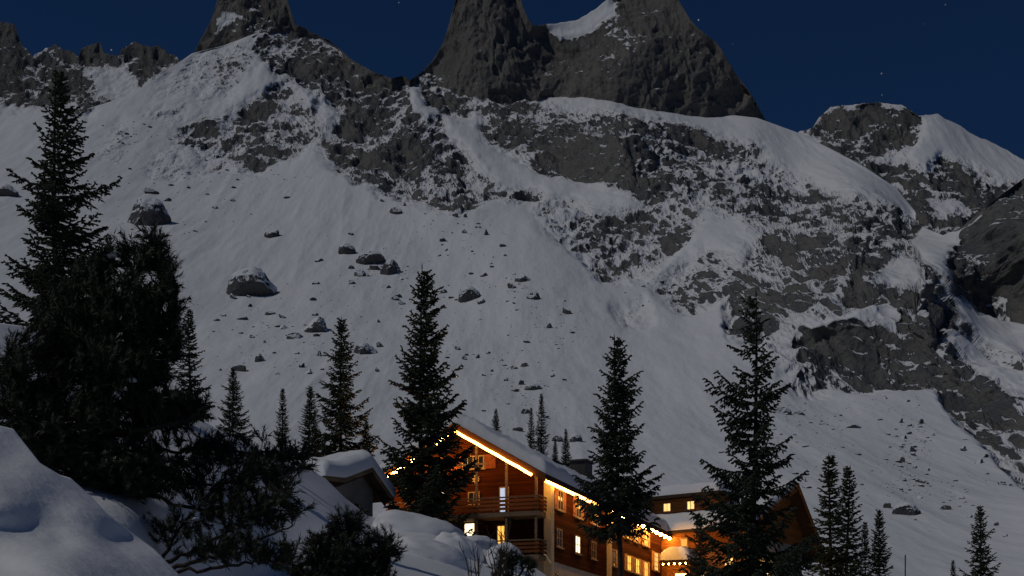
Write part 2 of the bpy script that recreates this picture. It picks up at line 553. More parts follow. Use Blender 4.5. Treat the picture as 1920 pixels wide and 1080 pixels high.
# main flank of the mountain: snow basin, gullies, buttresses, right-hand cliffs
SKY_A = [(-160, 225), (0, 216), (60, 216), (120, 203), (160, 205), (240, 180), (290, 150), (320, 128), (360, 100), (420, 85), (480, 62), (520, 50), (560, 62),
         (600, 70), (638, 92), (660, 112), (700, 135), (735, 147), (755, 142), (770, 150), (800, 128), (830, 112), (870, 135), (905, 152), (985, 163), (1060, 172), (1180, 188),
         (1300, 207), (1420, 221), (1500, 250), (1560, 280), (1620, 312), (1680, 352), (1715, 395), (1728, 425), (1768, 441), (1800, 428), (1850, 388), (1885, 360), (1920, 334), (1990, 290), (2080, 250)]
CT_A = [(-160, 1350, 150), (400, 1350, 150), (960, 1350, 150), (1500, 1350, 150), (2080, 1350, 150),
        (-160, 1200, 185), (500, 1200, 185), (960, 1200, 185), (1500, 1200, 185), (2080, 1200, 180),
        (0, 1080, 260), (500, 1080, 260), (960, 1080, 262), (1500, 1080, 258), (1950, 1080, 245),
        (0, 900, 450), (400, 900, 455), (800, 900, 460), (1200, 900, 465), (1500, 900, 455), (1700, 905, 450), (1900, 990, 345),
        (0, 700, 760), (350, 700, 770), (700, 700, 765), (1000, 700, 770), (1250, 700, 760), (1450, 760, 650), (1600, 800, 590), (1760, 820, 560),
        (0, 520, 1060), (300, 520, 1080), (600, 520, 1085), (900, 520, 1070), (1000, 600, 915), (1250, 600, 900),
        (0, 350, 1420), (300, 350, 1440), (550, 380, 1380), (750, 400, 1310), (1000, 430, 1200), (-160, 230, 1700), (60, 216, 1710), (240, 190, 1740),
        (480, 60, 1960), (560, 180, 1760), (420, 200, 1740), (450, 290, 1580), (640, 300, 1520), (755, 145, 1860), (860, 385, 1310), (700, 250, 1625),
        (880, 260, 1660), (960, 320, 1540), (1010, 372, 1380),
        (950, 180, 1860), (1200, 200, 1860), (1420, 222, 1820), (1100, 335, 1470), (1300, 390, 1300), (1560, 282, 1680), (1720, 420, 1330), (1500, 350, 1500), (1300, 260, 1680),
        (1190, 225, 1600), (1240, 370, 1340), (1100, 500, 1090), (1280, 560, 970), (1400, 440, 1120),
        (1560, 722, 705), (1480, 640, 775), (1500, 560, 830), (1700, 560, 790), (1700, 680, 725), (1600, 440, 965), (1740, 500, 860), (1760, 712, 690), (1800, 600, 790),
        (1900, 860, 500), (1920, 690, 700), (1860, 780, 590), (1850, 395, 1060), (1920, 340, 1090), (1920, 500, 915), (1990, 450, 880), (1830, 570, 930), (1900, 610, 900), (1768, 442, 1160), (2060, 600, 800), (2060, 900, 420)]
ROCK_A = [
    (0.95, [(560, 62), (640, 92), (660, 115), (700, 138), (755, 145), (762, 168), (772, 200), (800, 225), (828, 210), (836, 245), (870, 275), (905, 320), (935, 345), (1010, 350), (1015, 372), (950, 380), (905, 365), (860, 388), (810, 378), (770, 362), (715, 352), (670, 330), (630, 305), (605, 265), (612, 250), (592, 215), (600, 180), (575, 150), (530, 130)]),
    (0.80, [(480, 66), (560, 62), (590, 120), (575, 150), (530, 135), (500, 110), (470, 90)]),
    (0.86, [(330, 258), (380, 226), (440, 215), (485, 190), (530, 160), (560, 190), (600, 240), (560, 275), (520, 292), (480, 312), (440, 295), (400, 282), (340, 268)]),
    (0.62, [(285, 325), (300, 297), (330, 282), (346, 310), (320, 326)]), (0.55, [(355, 308), (420, 298), (430, 312), (360, 318)]),
    (0.55, [(285, 215), (340, 197), (335, 218), (292, 222)]), (0.50, [(300, 172), (335, 140), (370, 112), (385, 140), (350, 172), (310, 182)]),
    (0.5, [(380, 100), (460, 85), (480, 120), (440, 170), (380, 190), (350, 160)]), (0.45, [(180, 290), (205, 270), (225, 230), (235, 260), (215, 300)]),
    (0.70, [(140, 200), (150, 165), (165, 180), (160, 208), (140, 210)]),
    (0.80, [(790, 130), (830, 112), (905, 155), (985, 180), (930, 200), (880, 230), (830, 208), (800, 190), (775, 155)]),
    (0.86, [(900, 232), (940, 178), (990, 180), (1060, 192), (1180, 205), (1260, 225), (1340, 250), (1430, 268), (1440, 300), (1520, 330), (1600, 352), (1690, 388), (1722, 425), (1700, 446), (1600, 424), (1500, 428), (1420, 432), (1380, 402), (1310, 385), (1240, 385), (1180, 350), (1130, 335), (1060, 337), (1010, 327), (960, 285), (910, 262)]),
    (1.0, [(1060, 205), (1180, 210), (1200, 230), (1160, 290), (1130, 335), (1060, 332), (1010, 320), (1000, 270)]),
    (1.0, [(1195, 222), (1240, 262), (1290, 312), (1302, 384), (1230, 375), (1180, 345), (1145, 325), (1165, 280)]),
    (0.9, [(1280, 240), (1430, 268), (1440, 300), (1400, 330), (1340, 300)]), (0.9, [(1420, 370), (1560, 360), (1690, 400), (1700, 440), (1560, 420), (1440, 425)]),
    (0.82, [(1000, 378), (1060, 375), (1110, 400), (1200, 388), (1290, 380), (1312, 410), (1290, 440), (1230, 480), (1200, 512), (1130, 512), (1090, 470), (1040, 432)]),
    (0.95, [(1060, 420), (1130, 405), (1150, 440), (1100, 470)]), (0.85, [(1110, 470), (1180, 440), (1210, 470), (1190, 505), (1130, 508)]),
    (0.66, [(1230, 540), (1290, 490), (1350, 465), (1400, 440), (1400, 540), (1330, 560), (1280, 578)]), (0.5, [(1155, 575), (1205, 560), (1215, 595), (1170, 608)]),
    (0.98, [(1400, 450), (1480, 432), (1520, 420), (1600, 440), (1700, 462), (1740, 500), (1770, 540), (1800, 600), (1850, 640), (1920, 690), (2080, 760), (2080, 1000), (1940, 905), (1880, 842), (1800, 770), (1762, 708), (1640, 720), (1560, 715), (1500, 725), (1470, 680), (1380, 610), (1360, 545), (1400, 500)]),
    (1.15, [(1660, 530), (1760, 525), (1790, 600), (1800, 690), (1790, 745), (1755, 705), (1660, 715), (1600, 705), (1640, 620)]),
    (1.15, [(1490, 620), (1620, 610), (1610, 690), (1560, 715), (1500, 722), (1480, 670)]),
    (1.0, [(1470, 440), (1590, 440), (1640, 480), (1560, 520), (1500, 580), (1430, 600), (1410, 520)]),
    (1.1, [(1790, 500), (1800, 440), (1850, 392), (1920, 338), (2080, 260), (2080, 620), (1930, 592), (1840, 582), (1800, 548)]),
    (0.85, [(1880, 620), (1940, 600), (2080, 620), (2080, 720), (1930, 670)]),
    ]
SNOW_A = [
    (0.95, [(835, 212), (900, 215), (905, 262), (960, 292), (1015, 328), (1110, 338), (1130, 345), (1060, 362), (1000, 350), (945, 342), (905, 318), (870, 272), (838, 244)]),
    (0.95, [(905, 155), (985, 168), (1180, 190), (1300, 209), (1420, 224), (1500, 253), (1560, 283), (1620, 315), (1690, 365), (1715, 405), (1640, 372), (1560, 350), (1500, 320), (1430, 268), (1300, 236), (1180, 203), (1060, 195), (950, 172)]),
    (0.9, [(765, 165), (785, 160), (800, 195), (828, 208), (800, 222), (776, 200)]),
    (0.9, [(600, 160), (640, 200), (612, 250), (596, 215)]), (0.85, [(1360, 445), (1420, 440), (1390, 480), (1330, 470), (1310, 420)]),
    (0.55, [(1500, 690), (1420, 640), (1520, 560), (1560, 510), (1600, 470), (1575, 530), (1530, 600), (1490, 640)]), (0.85, [(1510, 610), (1580, 580), (1660, 540), (1665, 590), (1600, 600), (1520, 625)]),
    (0.9, [(1650, 510), (1690, 470), (1720, 480), (1735, 520), (1690, 525)]), (0.95, [(1800, 560), (1840, 582), (1930, 595), (2080, 610), (2080, 640), (1940, 640), (1885, 650), (1840, 630)]),
    (0.85, [(1790, 600), (1815, 610), (1860, 660), (1920, 700), (1960, 730), (1900, 735), (1840, 690), (1805, 640)]),
    (0.95, [(1730, 430), (1770, 445), (1800, 432), (1850, 393), (1850, 410), (1790, 460), (1740, 480), (1710, 455)])]
slope, slope_at = relief('snow_slope', -160, 2080, 1010, 520, SKY_A, [(-160, 1235), (2080, 1235)], CT_A, M['slope'], 1.25, ROCK_A, SNOW_A)

# rock towers on the crest (their tops rise out of the frame)
relief('rock_tower', 355, 652, 170, 130, [(355, 130), (368, 88), (385, 58), (397, 35), (405, 8), (420, -40), (450, -85), (490, -95), (520, -60), (537, -10), (545, 18), (556, 45), (575, 55), (600, 66), (636, 90), (652, 110)],
       [(355, 230), (652, 230)], [(355, 100, 2010), (480, -80, 2000), (652, 100, 2010), (450, 100, 1955), (540, 100, 1950), (500, 20, 1955), (420, 60, 1960), (355, 230, 1980), (500, 230, 1940), (652, 230, 1980), (590, 70, 1965)],
       M['tower'], 1.0, base_rock=1.0, jag=6, rock_amp=1.0, grooves=0, snows=[(0.75, [(400, 30), (440, 10), (450, 30), (410, 70), (385, 90)]), (0.7, [(560, 55), (640, 92), (640, 130), (560, 90)])], back=(6, 22, -30))
relief('rock_tower', 770, 1450, 360, 210, [(770, 160), (800, 126), (815, 108), (830, 82), (843, 40), (852, 5), (860, -60), (885, -150), (915, -165), (945, -120), (965, -50), (978, 5), (990, 34), (1000, 48), (1060, 42), (1085, 36), (1110, 20), (1140, -2), (1170, -45), (1205, -70), (1240, -55), (1268, -8), (1290, 30), (1305, 48), (1345, 82), (1360, 105), (1377, 135), (1400, 165), (1416, 188), (1432, 220), (1450, 245)],
       [(770, 300), (1450, 330)], [(770, 160, 1920), (830, 90, 1900), (850, 150, 1865), (910, -150, 1930), (900, 60, 1870), (940, 150, 1840), (1000, 60, 1905), (1060, 60, 1915), (1030, 130, 1870), (1100, 150, 1850), (1200, -60, 1940), (1140, 10, 1910), (1180, 90, 1850), (1280, 60, 1850), (1300, 160, 1835), (1380, 160, 1840), (1432, 220, 1850), (1450, 300, 1840), (1200, 300, 1830), (900, 300, 1840), (770, 300, 1880)],
       M['tower'], 1.0, base_rock=1.1, jag=3.0, rock_amp=1.0, grooves=0, snows=[(0.95, [(1003, 30), (1060, 20), (1110, 0), (1142, -25), (1152, 22), (1115, 58), (1085, 74), (1050, 80), (1020, 62)]), (0.55, [(1130, 60), (1150, 20), (1185, 50), (1160, 80)]), (0.4, [(810, 110), (850, 70), (870, 90), (850, 150), (800, 150)])], back=(6, 26, -40), bare_bias=0.12, rough=0.75)
# shadowed crags behind the left shoulder, extended left by an unseen shadow-casting peak
relief('rock_crags', -700, 350, 420, 130, [(-700, -420), (-420, -330), (-250, -160), (-120, -20), (-40, 20), (0, 40), (28, 48), (38, 78), (62, 104), (72, 96), (105, 84), (120, 92), (132, 96), (146, 112), (152, 92), (166, 80), (188, 84), (194, 100), (206, 104), (221, 104), (228, 88), (250, 80), (275, 84), (300, 84), (316, 100), (330, 106), (350, 125)],
       [(-700, 330), (350, 330)], [(-700, -400, 2300), (-700, 330, 2000), (-200, 0, 2250), (0, 50, 2200), (60, 120, 2160), (100, 90, 2200), (170, 90, 2180), (200, 120, 2150), (260, 90, 2160), (330, 110, 2160), (0, 190, 2060), (150, 190, 2040), (350, 200, 2040), (0, 330, 1900), (350, 330, 1900)],
       M['slope'], 1.0, base_rock=0.92, jag=9, rock_amp=1.0, grooves=4, snows=[(0.9, [(-100, 190), (80, 195), (140, 190), (140, 225), (-100, 230)]), (0.7, [(150, 120), (230, 115), (260, 150), (330, 120), (330, 180), (240, 200), (180, 180)])], back=(6, 30, -30))
# the snow-capped massif behind the right-hand shoulder
relief('rock_massif', 1460, 2160, 330, 190, [(1460, 275), (1500, 247), (1525, 238), (1535, 222), (1558, 200), (1600, 196), (1650, 192), (1690, 196), (1708, 208), (1722, 216), (1760, 214), (1775, 224), (1800, 236), (1820, 250), (1850, 262), (1890, 282), (1920, 300), (1980, 330), (2160, 360)],
       [(1460, 520), (2160, 520)], [(1460, 270, 1930), (1600, 196, 1960), (1690, 196, 1940), (1760, 214, 1930), (1900, 285, 1880), (2160, 360, 1800), (1560, 260, 1880), (1650, 270, 1840), (1720, 250, 1860), (1800, 320, 1760), (1600, 330, 1720), (1700, 350, 1680), (1900, 400, 1600), (1700, 430, 1480), (1500, 520, 1450), (1800, 520, 1350), (2160, 520, 1400)],
       M['slope'], 1.1, rocks=[(1.0, [(1515, 245), (1560, 215), (1640, 212), (1710, 222), (1725, 250), (1700, 270), (1690, 300), (1740, 330), (1770, 290), (1850, 330), (1920, 345), (2100, 400), (2160, 520), (1460, 520), (1500, 330), (1570, 290)])],
       snows=[(0.9, [(1705, 300), (1735, 225), (1790, 240), (1850, 275), (1920, 310), (1920, 335), (1840, 300), (1760, 290), (1735, 305)]), (0.5, [(1600, 250), (1660, 228), (1645, 245), (1610, 268)]), (0.7, [(1640, 290), (1700, 275), (1690, 300)]), (0.8, [(1740, 370), (1800, 372), (1820, 395), (1760, 400)])], jag=3, back=(6, 24, -20))

# valley floor under everything
gx = np.concatenate([np.linspace(-900, -90, 12), np.linspace(-60, 60, 41), np.linspace(90, 900, 12)])
gy = np.concatenate([np.linspace(-60, 120, 61), np.linspace(135, 420, 20)])
GX, GY = np.meshgrid(gx, gy)
GZ = -2.2 + 0.055 * GY + 0.35 * fbm(np.stack([GX.ravel() / 14, GY.ravel() / 14, GX.ravel() * 0], 1), 3).reshape(GX.shape) - np.clip(GY - 200, 0, None) * 0.03
idx = np.arange(GX.size).reshape(GX.shape)
Q = np.stack([idx[:-1, :-1], idx[:-1, 1:], idx[1:, 1:], idx[1:, :-1]], -1).reshape(-1, 4)
tag(link('valley_floor', mesh_np('valley_floor', np.stack([GX, GY, GZ], -1).reshape(-1, 3), Q, True), M['snow']), kind='structure')

# near snow: the bank at the lower left and the hillside behind the pines
relief('snow_bank', -420, 520, 240, 150, [(-420, 640), (-100, 770), (0, 798), (25, 804), (45, 830), (75, 868), (112, 890), (132, 896), (165, 925), (200, 962), (235, 990), (290, 1030), (340, 1082), (400, 1150), (520, 1300)],
       [(-420, 1500), (520, 1620)], [(-420, 640, 11), (0, 800, 9.6), (130, 896, 9.4), (235, 990, 9.2), (340, 1082, 9.0), (520, 1300, 8.6), (-420, 1100, 7.2), (0, 1080, 7.0), (150, 1080, 7.4), (250, 1080, 8.2), (0, 950, 8.1), (-420, 1500, 4.8), (0, 1500, 4.8), (520, 1600, 4.8)],
       M['snow'], 1.1, snow_amp=(0.22, 1.6, 0.03, 0.35), back=(8, 0.22, -0.16),
       gauss=[(95, 985, 70, 46, -0.42), (115, 1020, 30, 14, -0.14), (235, 1015, 60, 26, -0.26), (-20, 1040, 90, 70, -0.6), (150, 960, 60, 26, 0.16), (20, 850, 40, 30, -0.12), (60, 1050, 70, 22, 0.12)])
hill, hill_at = relief('snow_hillside', -420, 1120, 420, 190, [(-420, 520), (0, 606), (50, 612), (90, 640), (200, 705), (300, 765), (350, 786), (380, 788), (420, 812), (470, 836), (520, 852), (560, 872), (590, 884), (612, 899), (650, 936), (690, 968), (735, 975), (800, 985), (850, 1003), (900, 1028), (950, 1042), (1000, 1062), (1040, 1090), (1120, 1150)],
       [(-420, 1330), (1120, 1330)], [(-420, 520, 30), (0, 606, 30), (200, 705, 34), (350, 786, 40), (470, 836, 52), (590, 884, 72), (690, 968, 76), (800, 985, 72), (900, 1028, 66), (1000, 1062, 62), (1120, 1150, 56),
        (0, 850, 16), (250, 900, 16.5), (150, 1000, 13.5), (330, 1000, 16), (400, 880, 24), (480, 960, 24), (500, 1080, 21), (640, 1000, 36), (700, 1080, 30), (850, 1080, 42), (1000, 1100, 52), (-420, 900, 14), (-420, 1330, 8), (300, 1330, 11), (700, 1330, 16), (1120, 1330, 26)],
       M['snow'], 1.15, snow_amp=(0.9, 7.0, 0.25, 2.2), back=(8, 0.7, -0.5),
       gauss=[(370, 800, 30, 14, 0.8), (620, 930, 45, 14, 0.7), (560, 900, 30, 14, -0.7), (660, 990, 30, 12, -0.6), (740, 1010, 50, 16, 0.9), (590, 960, 40, 14, 0.7)])

# ------------------------------------------------------------------ boulders on the slope
def rock_mesh(seed, sub=3, cuts=14):
    import bmesh
    bm = bmesh.new()
    bmesh.ops.create_icosphere(bm, subdivisions=sub, radius=1.0)
    V = np.array([v.co[:] for v in bm.verts])
    rs = np.random.RandomState(seed)
    for i in range(cuts):                     # chisel flat faces
        n = rs.normal(size=3); n /= np.linalg.norm(n)
        d = rs.uniform(0.42 if cuts > 10 else 0.62, 0.9)
        e = np.clip(V @ n - d, 0, None)
        V -= e[:, None] * n
    nn = V / np.linalg.norm(V, axis=1)[:, None]
    V += nn * (0.16 * fbm(V * 1.4 + seed * 3.1, 4, 0.6))[:, None]
    V += nn * (0.07 * fbm(V * 5 + seed * 1.7, 3, 0.6))[:, None]
    for v, c in zip(bm.verts, V): v.co = c
    me = bpy.data.meshes.new('boulder')
    bm.to_mesh(me); bm.free()
    me.materials.append(M['boulder'])
    return me

rock_meshes = [rock_mesh(i + 1, 3) for i in range(7)]
big_rock = [rock_mesh(31 + i, 4, 9) for i in range(4)]
rnd = random.Random(11)

def boulder(px, py, w, h, label, group=None, me=None):
    p, n = slope_at(px, py + h * 0.42)
    sc = p.y / F
    o = link('boulder', me or rnd.choice(rock_meshes))
    o.scale = (w * sc * 0.56, w * sc * rnd.uniform(0.42, 0.62), max(h * sc * 0.86, w * sc * 0.24))
    o.location = p - Vector((0, 0, h * sc * 0.07))
    o.rotation_euler = (R(rnd.uniform(-8, 8)), R(rnd.uniform(-14, 14)), R(rnd.uniform(-35, 35)) + (math.pi if rnd.random() < 0.5 else 0))
    tag(o, label, 'boulder', group)
    return o

for i, (px, py, w, h, lb) in enumerate([
        (275, 393, 84, 58, 'huge blocky grey boulder with snow-streaked top, beside the tip of the tall left spruce'),
        (474, 517, 92, 58, 'huge dark dome-shaped boulder with a thin snow cap, alone on the open slope'),
        (878, 547, 44, 34, 'round grey boulder with half its top snowed over, beside a small slab'),
        (685, 653, 42, 24, 'wide dark boulder just left of the big spruce before the chalet'),
        (595, 602, 52, 32, 'long brown and grey boulder roofed with snow above the narrow spruces'),
        (15, 357, 46, 22, 'dark rounded boulder behind the tip of the left spruce'),
        (700, 478, 56, 24, 'flat-topped dark boulder at the head of the broken block pile'),
        (732, 494, 36, 34, 'lumpy dark boulder at the right end of the broken block pile'),
        (647, 465, 38, 19, 'low dark slab boulder just left of the broken block pile'),
        (1000, 722, 34, 13, 'low snow-covered boulder above the twin firs behind the roof'),
        (1697, 953, 52, 30, 'broad grey boulder at the foot of the right-hand scree ridge'),
        (1462, 770, 38, 15, 'low snow-capped boulder beside the sparse tall fir'),
        (1002, 556, 24, 20, 'squat dark boulder with a short shadow, lowest of the block cluster'),
        (980, 522, 30, 17, 'snow-topped dark boulder crowning the small block cluster'),
        (1082, 822, 24, 17, 'dark boulder on the slope directly behind the chimney'),
        (1046, 822, 20, 14, 'dark boulder behind the tiny fir left of the chimney'),
        (510, 435, 26, 22, 'small rounded boulder alone high on the snowfield'),
        (488, 666, 20, 19, 'small pinkish brown pointed boulder on the slope')]):
    boulder(px, py, w, h, lb, None, big_rock[i % 4])

SMALL_L = [(283, 352, 36, 14), (312, 369, 18, 10), (437, 548, 22, 12), (403, 390, 14, 6), (437, 376, 12, 6), (597, 483, 20, 12), (593, 527, 18, 10), (420, 585, 12, 8), (405, 594, 14, 7), (455, 588, 26, 8),
           (530, 587, 20, 9), (503, 581, 24, 6), (590, 585, 16, 8), (533, 605, 24, 12), (552, 622, 36, 14), (583, 641, 14, 12), (470, 627, 14, 7), (495, 634, 8, 9), (558, 660, 14, 8), (450, 683, 36, 16), (413, 688, 10, 6),
           (520, 701, 12, 7), (580, 693, 20, 16), (565, 683, 14, 14), (600, 660, 14, 18), (223, 438, 10, 6), (204, 445, 10, 7), (367, 434, 9, 4), (467, 548, 10, 7), (468, 563, 12, 8), (352, 560, 12, 7),
           (677, 508, 28, 14), (662, 525, 18, 14), (703, 495, 30, 14), (753, 515, 12, 9), (727, 532, 16, 8), (738, 553, 18, 8), (755, 559, 18, 10), (827, 538, 20, 12), (905, 565, 22, 13), (908, 513, 18, 12),
           (962, 537, 20, 17), (983, 538, 18, 12), (963, 510, 12, 8), (1063, 578, 20, 20), (1058, 562, 10, 6), (1027, 608, 14, 14), (855, 401, 16, 9), (873, 401, 7, 10), (870, 429, 11, 8), (912, 432, 12, 16),
           (898, 422, 7, 7), (659, 438, 13, 11), (835, 461, 9, 8), (823, 470, 8, 8), (885, 467, 7, 5), (948, 477, 7, 5), (922, 495, 8, 4), (712, 643, 20, 13), (860, 646, 15, 14), (895, 662, 10, 12), (915, 656, 13, 8),
           (870, 665, 10, 9), (835, 677, 12, 9), (940, 670, 11, 6), (965, 685, 16, 12), (983, 683, 15, 10), (907, 702, 10, 6), (922, 691, 9, 6), (1037, 702, 11, 8), (948, 708, 12, 14), (977, 715, 15, 12), (707, 693, 14, 12),
           (710, 598, 9, 9), (952, 626, 6, 6), (740, 395, 30, 12), (759, 382, 10, 9), (717, 375, 14, 6), (953, 567, 10, 6), (965, 572, 7, 6), (833, 568, 14, 9), (985, 770, 18, 14), (972, 804, 24, 10), (660, 498, 14, 8), (690, 512, 12, 8)]
SMALL_R = [(1498, 773, 22, 7), (1660, 742, 12, 10), (1702, 751, 12, 6), (1577, 772, 12, 5), (1602, 773, 10, 5), (1603, 793, 35, 9), (1690, 785, 10, 14), (1705, 792, 14, 11), (1728, 787, 12, 14), (1750, 812, 10, 8), (1693, 813, 18, 12),
           (1713, 833, 14, 18), (1692, 855, 14, 18), (1713, 843, 13, 12), (1717, 868, 10, 8), (1807, 835, 15, 17), (1835, 857, 20, 14), (1848, 850, 14, 10), (1810, 819, 12, 7), (1877, 900, 18, 12), (1895, 905, 10, 8), (1508, 907, 12, 14),
           (1513, 920, 22, 8), (1663, 950, 22, 14), (1722, 933, 14, 9), (1773, 953, 20, 12), (1803, 933, 18, 10), (1818, 967, 14, 9), (1870, 980, 14, 10), (1885, 998, 13, 11), (1727, 903, 30, 12), (1667, 807, 10, 8), (1740, 875, 9, 8)]
MARKS_L = [(275, 393, 'the huge blocky boulder by the tall spruce tip'), (474, 517, 'the huge lone dome-shaped boulder'), (595, 600, 'the long snow-roofed boulder above the narrow spruces'), (470, 640, 'the row of low stones right of the slim spruce'),
           (690, 500, 'the broken block pile'), (740, 545, 'the foot of the broken block pile'), (878, 560, 'the round half-snowed boulder'), (985, 535, 'the small block cluster right of the round boulder'), (1055, 585, 'the lone outcrop low in the bare gully'),
           (880, 440, 'the foot of the dark upper buttress'), (740, 385, 'the snow crest under the dark upper buttress'), (690, 660, 'the wide dark boulder left of the big spruce'), (880, 665, 'the right side of the big spruce'), (960, 695, 'the slope above the twin roof firs'), (975, 790, 'the chalet roof ridge'), (220, 440, 'the top of the stone pine')]
MARKS_R = [(1700, 800, 'the head of the right-hand scree ridge'), (1705, 850, 'the middle of the right-hand scree ridge'), (1725, 905, 'the lower end of the right-hand scree ridge'), (1690, 950, 'the broad boulder ending the scree ridge'), (1590, 780, 'the low ledge under the cliff foot'), (1680, 747, 'the smooth snow apron under the tall cliff'),
           (1825, 845, 'the edge of the far cliff'), (1885, 900, 'the far cliff foot above the lone bushy fir'), (1510, 913, 'the annex gable and the fir pair'), (1790, 950, 'the stony patch left of the lone bushy fir'), (1878, 990, 'the crown of the lone bushy fir')]
for lst, marks in ((SMALL_L, MARKS_L), (SMALL_R, MARKS_R)):
    for b in lst:
        mk = min(marks, key=lambda q: (q[0] - b[0]) ** 2 + (q[1] - b[1]) ** 2)[2]
        boulder(*b, 'small half-buried boulder near ' + mk, 'small boulders near ' + mk)

# stones too small to count
SV, SF = [], []
base_me = rock_mesh(77, 1)
bv = np.array([v.co[:] for v in base_me.vertices]); bf = np.array([p.vertices[:] for p in base_me.polygons])
bpy.data.meshes.remove(base_me)
rs = np.random.RandomState(3)
cl = [(300, 420, 170, 60), (480, 620, 120, 60), (600, 640, 90, 70), (720, 520, 90, 60), (850, 440, 90, 50), (930, 560, 110, 60), (900, 690, 110, 50), (980, 740, 70, 50), (1030, 620, 60, 40), (1230, 520, 60, 40), (1560, 780, 110, 25), (1712, 830, 34, 60), (1712, 830, 34, 60), (1700, 925, 34, 36), (1780, 930, 70, 40), (1500, 840, 100, 50), (1600, 900, 120, 60), (240, 260, 60, 40), (400, 330, 160, 25)]
nst = 0
for k in range(1300):
    c = cl[rs.randint(len(cl))]
    px = rs.normal(c[0], c[2] * 0.6); py = rs.normal(c[1], c[3] * 0.6)
    p, n = slope_at(px, py)
    sc = p.y / F * min(9, rs.pareto(2.2) * 1.3 + 1.2)
    V = bv * np.array([sc, sc, sc * rs.uniform(0.4, 0.8)])
    a = rs.uniform(0, 6.28); ca, sa = math.cos(a), math.sin(a)
    V = np.stack([V[:, 0] * ca - V[:, 1] * sa, V[:, 0] * sa + V[:, 1] * ca, V[:, 2]], 1) + np.array(p[:])
    SV.append(V); SF.append(bf + nst * len(bv)); nst += 1
tag(link('scattered_stones', mesh_np('scattered_stones', np.concatenate(SV), np.concatenate(SF)), M['boulder']),
    'tiny dark stones poking through the snow all over the slope', 'stones', kind='stuff')

# ------------------------------------------------------------------ trees
def spindles(a, b, w):
    """needle-clad twigs: slim three-sided double cones from a to b"""
    a = np.asarray(a, np.float32); b = np.asarray(b, np.float32); w = np.asarray(w, np.float32)
    n = len(a)
    d = b - a
    L = np.linalg.norm(d, axis=1)[:, None] + 1e-6
    d = d / L
    ref = np.where(np.abs(d[:, 2:3]) > 0.9, np.array([[1, 0, 0]]), np.array([[0, 0, 1]]))
    u = np.cross(d, ref); u /= np.linalg.norm(u, axis=1)[:, None] + 1e-6
    v = np.cross(d, u)
    m = a + (b - a) * 0.38
    V = [a, b]
    ph = np.random.RandomState(n).uniform(0, 6.28, n)
    for k in range(3):
        t = (ph + k * 2.0944)[:, None]
        V.append(m + (np.cos(t) * u + np.sin(t) * v) * w[:, None] * 0.5)
    V = np.stack(V, 1).reshape(-1, 3)
    i = (np.arange(n) * 5)[:, None]
    T = np.concatenate([np.concatenate([i, i + 2 + k, i + 2 + (k + 1) % 3], 1) for k in range(3)] + [np.concatenate([i + 1, i + 2 + (k + 1) % 3, i + 2 + k], 1) for k in range(3)], 0)
    return V, T

def tube(pts, rad, sides=6):
    pts = np.asarray(pts, float); rad = np.asarray(rad, float)
    n = len(pts)
    tg = np.gradient(pts, axis=0); tg /= np.linalg.norm(tg, axis=1)[:, None] + 1e-9
    ref = np.array([1.0, 0.13, 0.07]) if abs(tg[0, 2]) > 0.7 else np.array([0.05, 0.1, 1.0])
    V = []
    for i in range(n):
        u = np.cross(tg[i], ref); u /= np.linalg.norm(u) + 1e-9
        v = np.cross(tg[i], u)
        for k in range(sides):
            t = k / sides * 2 * math.pi
            V.append(pts[i] + (math.cos(t) * u + math.sin(t) * v) * rad[i])
    T = []
    for i in range(n - 1):
        for k in range(sides):
            a = i * sides + k; b = i * sides + (k + 1) % sides
            T += [(a, b, b + sides), (a, b + sides, a + sides)]
    return np.array(V), np.array(T)

class Acc:
    def __init__(self): self.V = []; self.T = []; self.n = 0
    def add(self, V, T):
        self.V.append(np.asarray(V, np.float32)); self.T.append(np.asarray(T) + self.n); self.n += len(V)
    def mesh(self, name, smooth=False): return mesh_np(name, np.concatenate(self.V), np.concatenate(self.T), smooth)

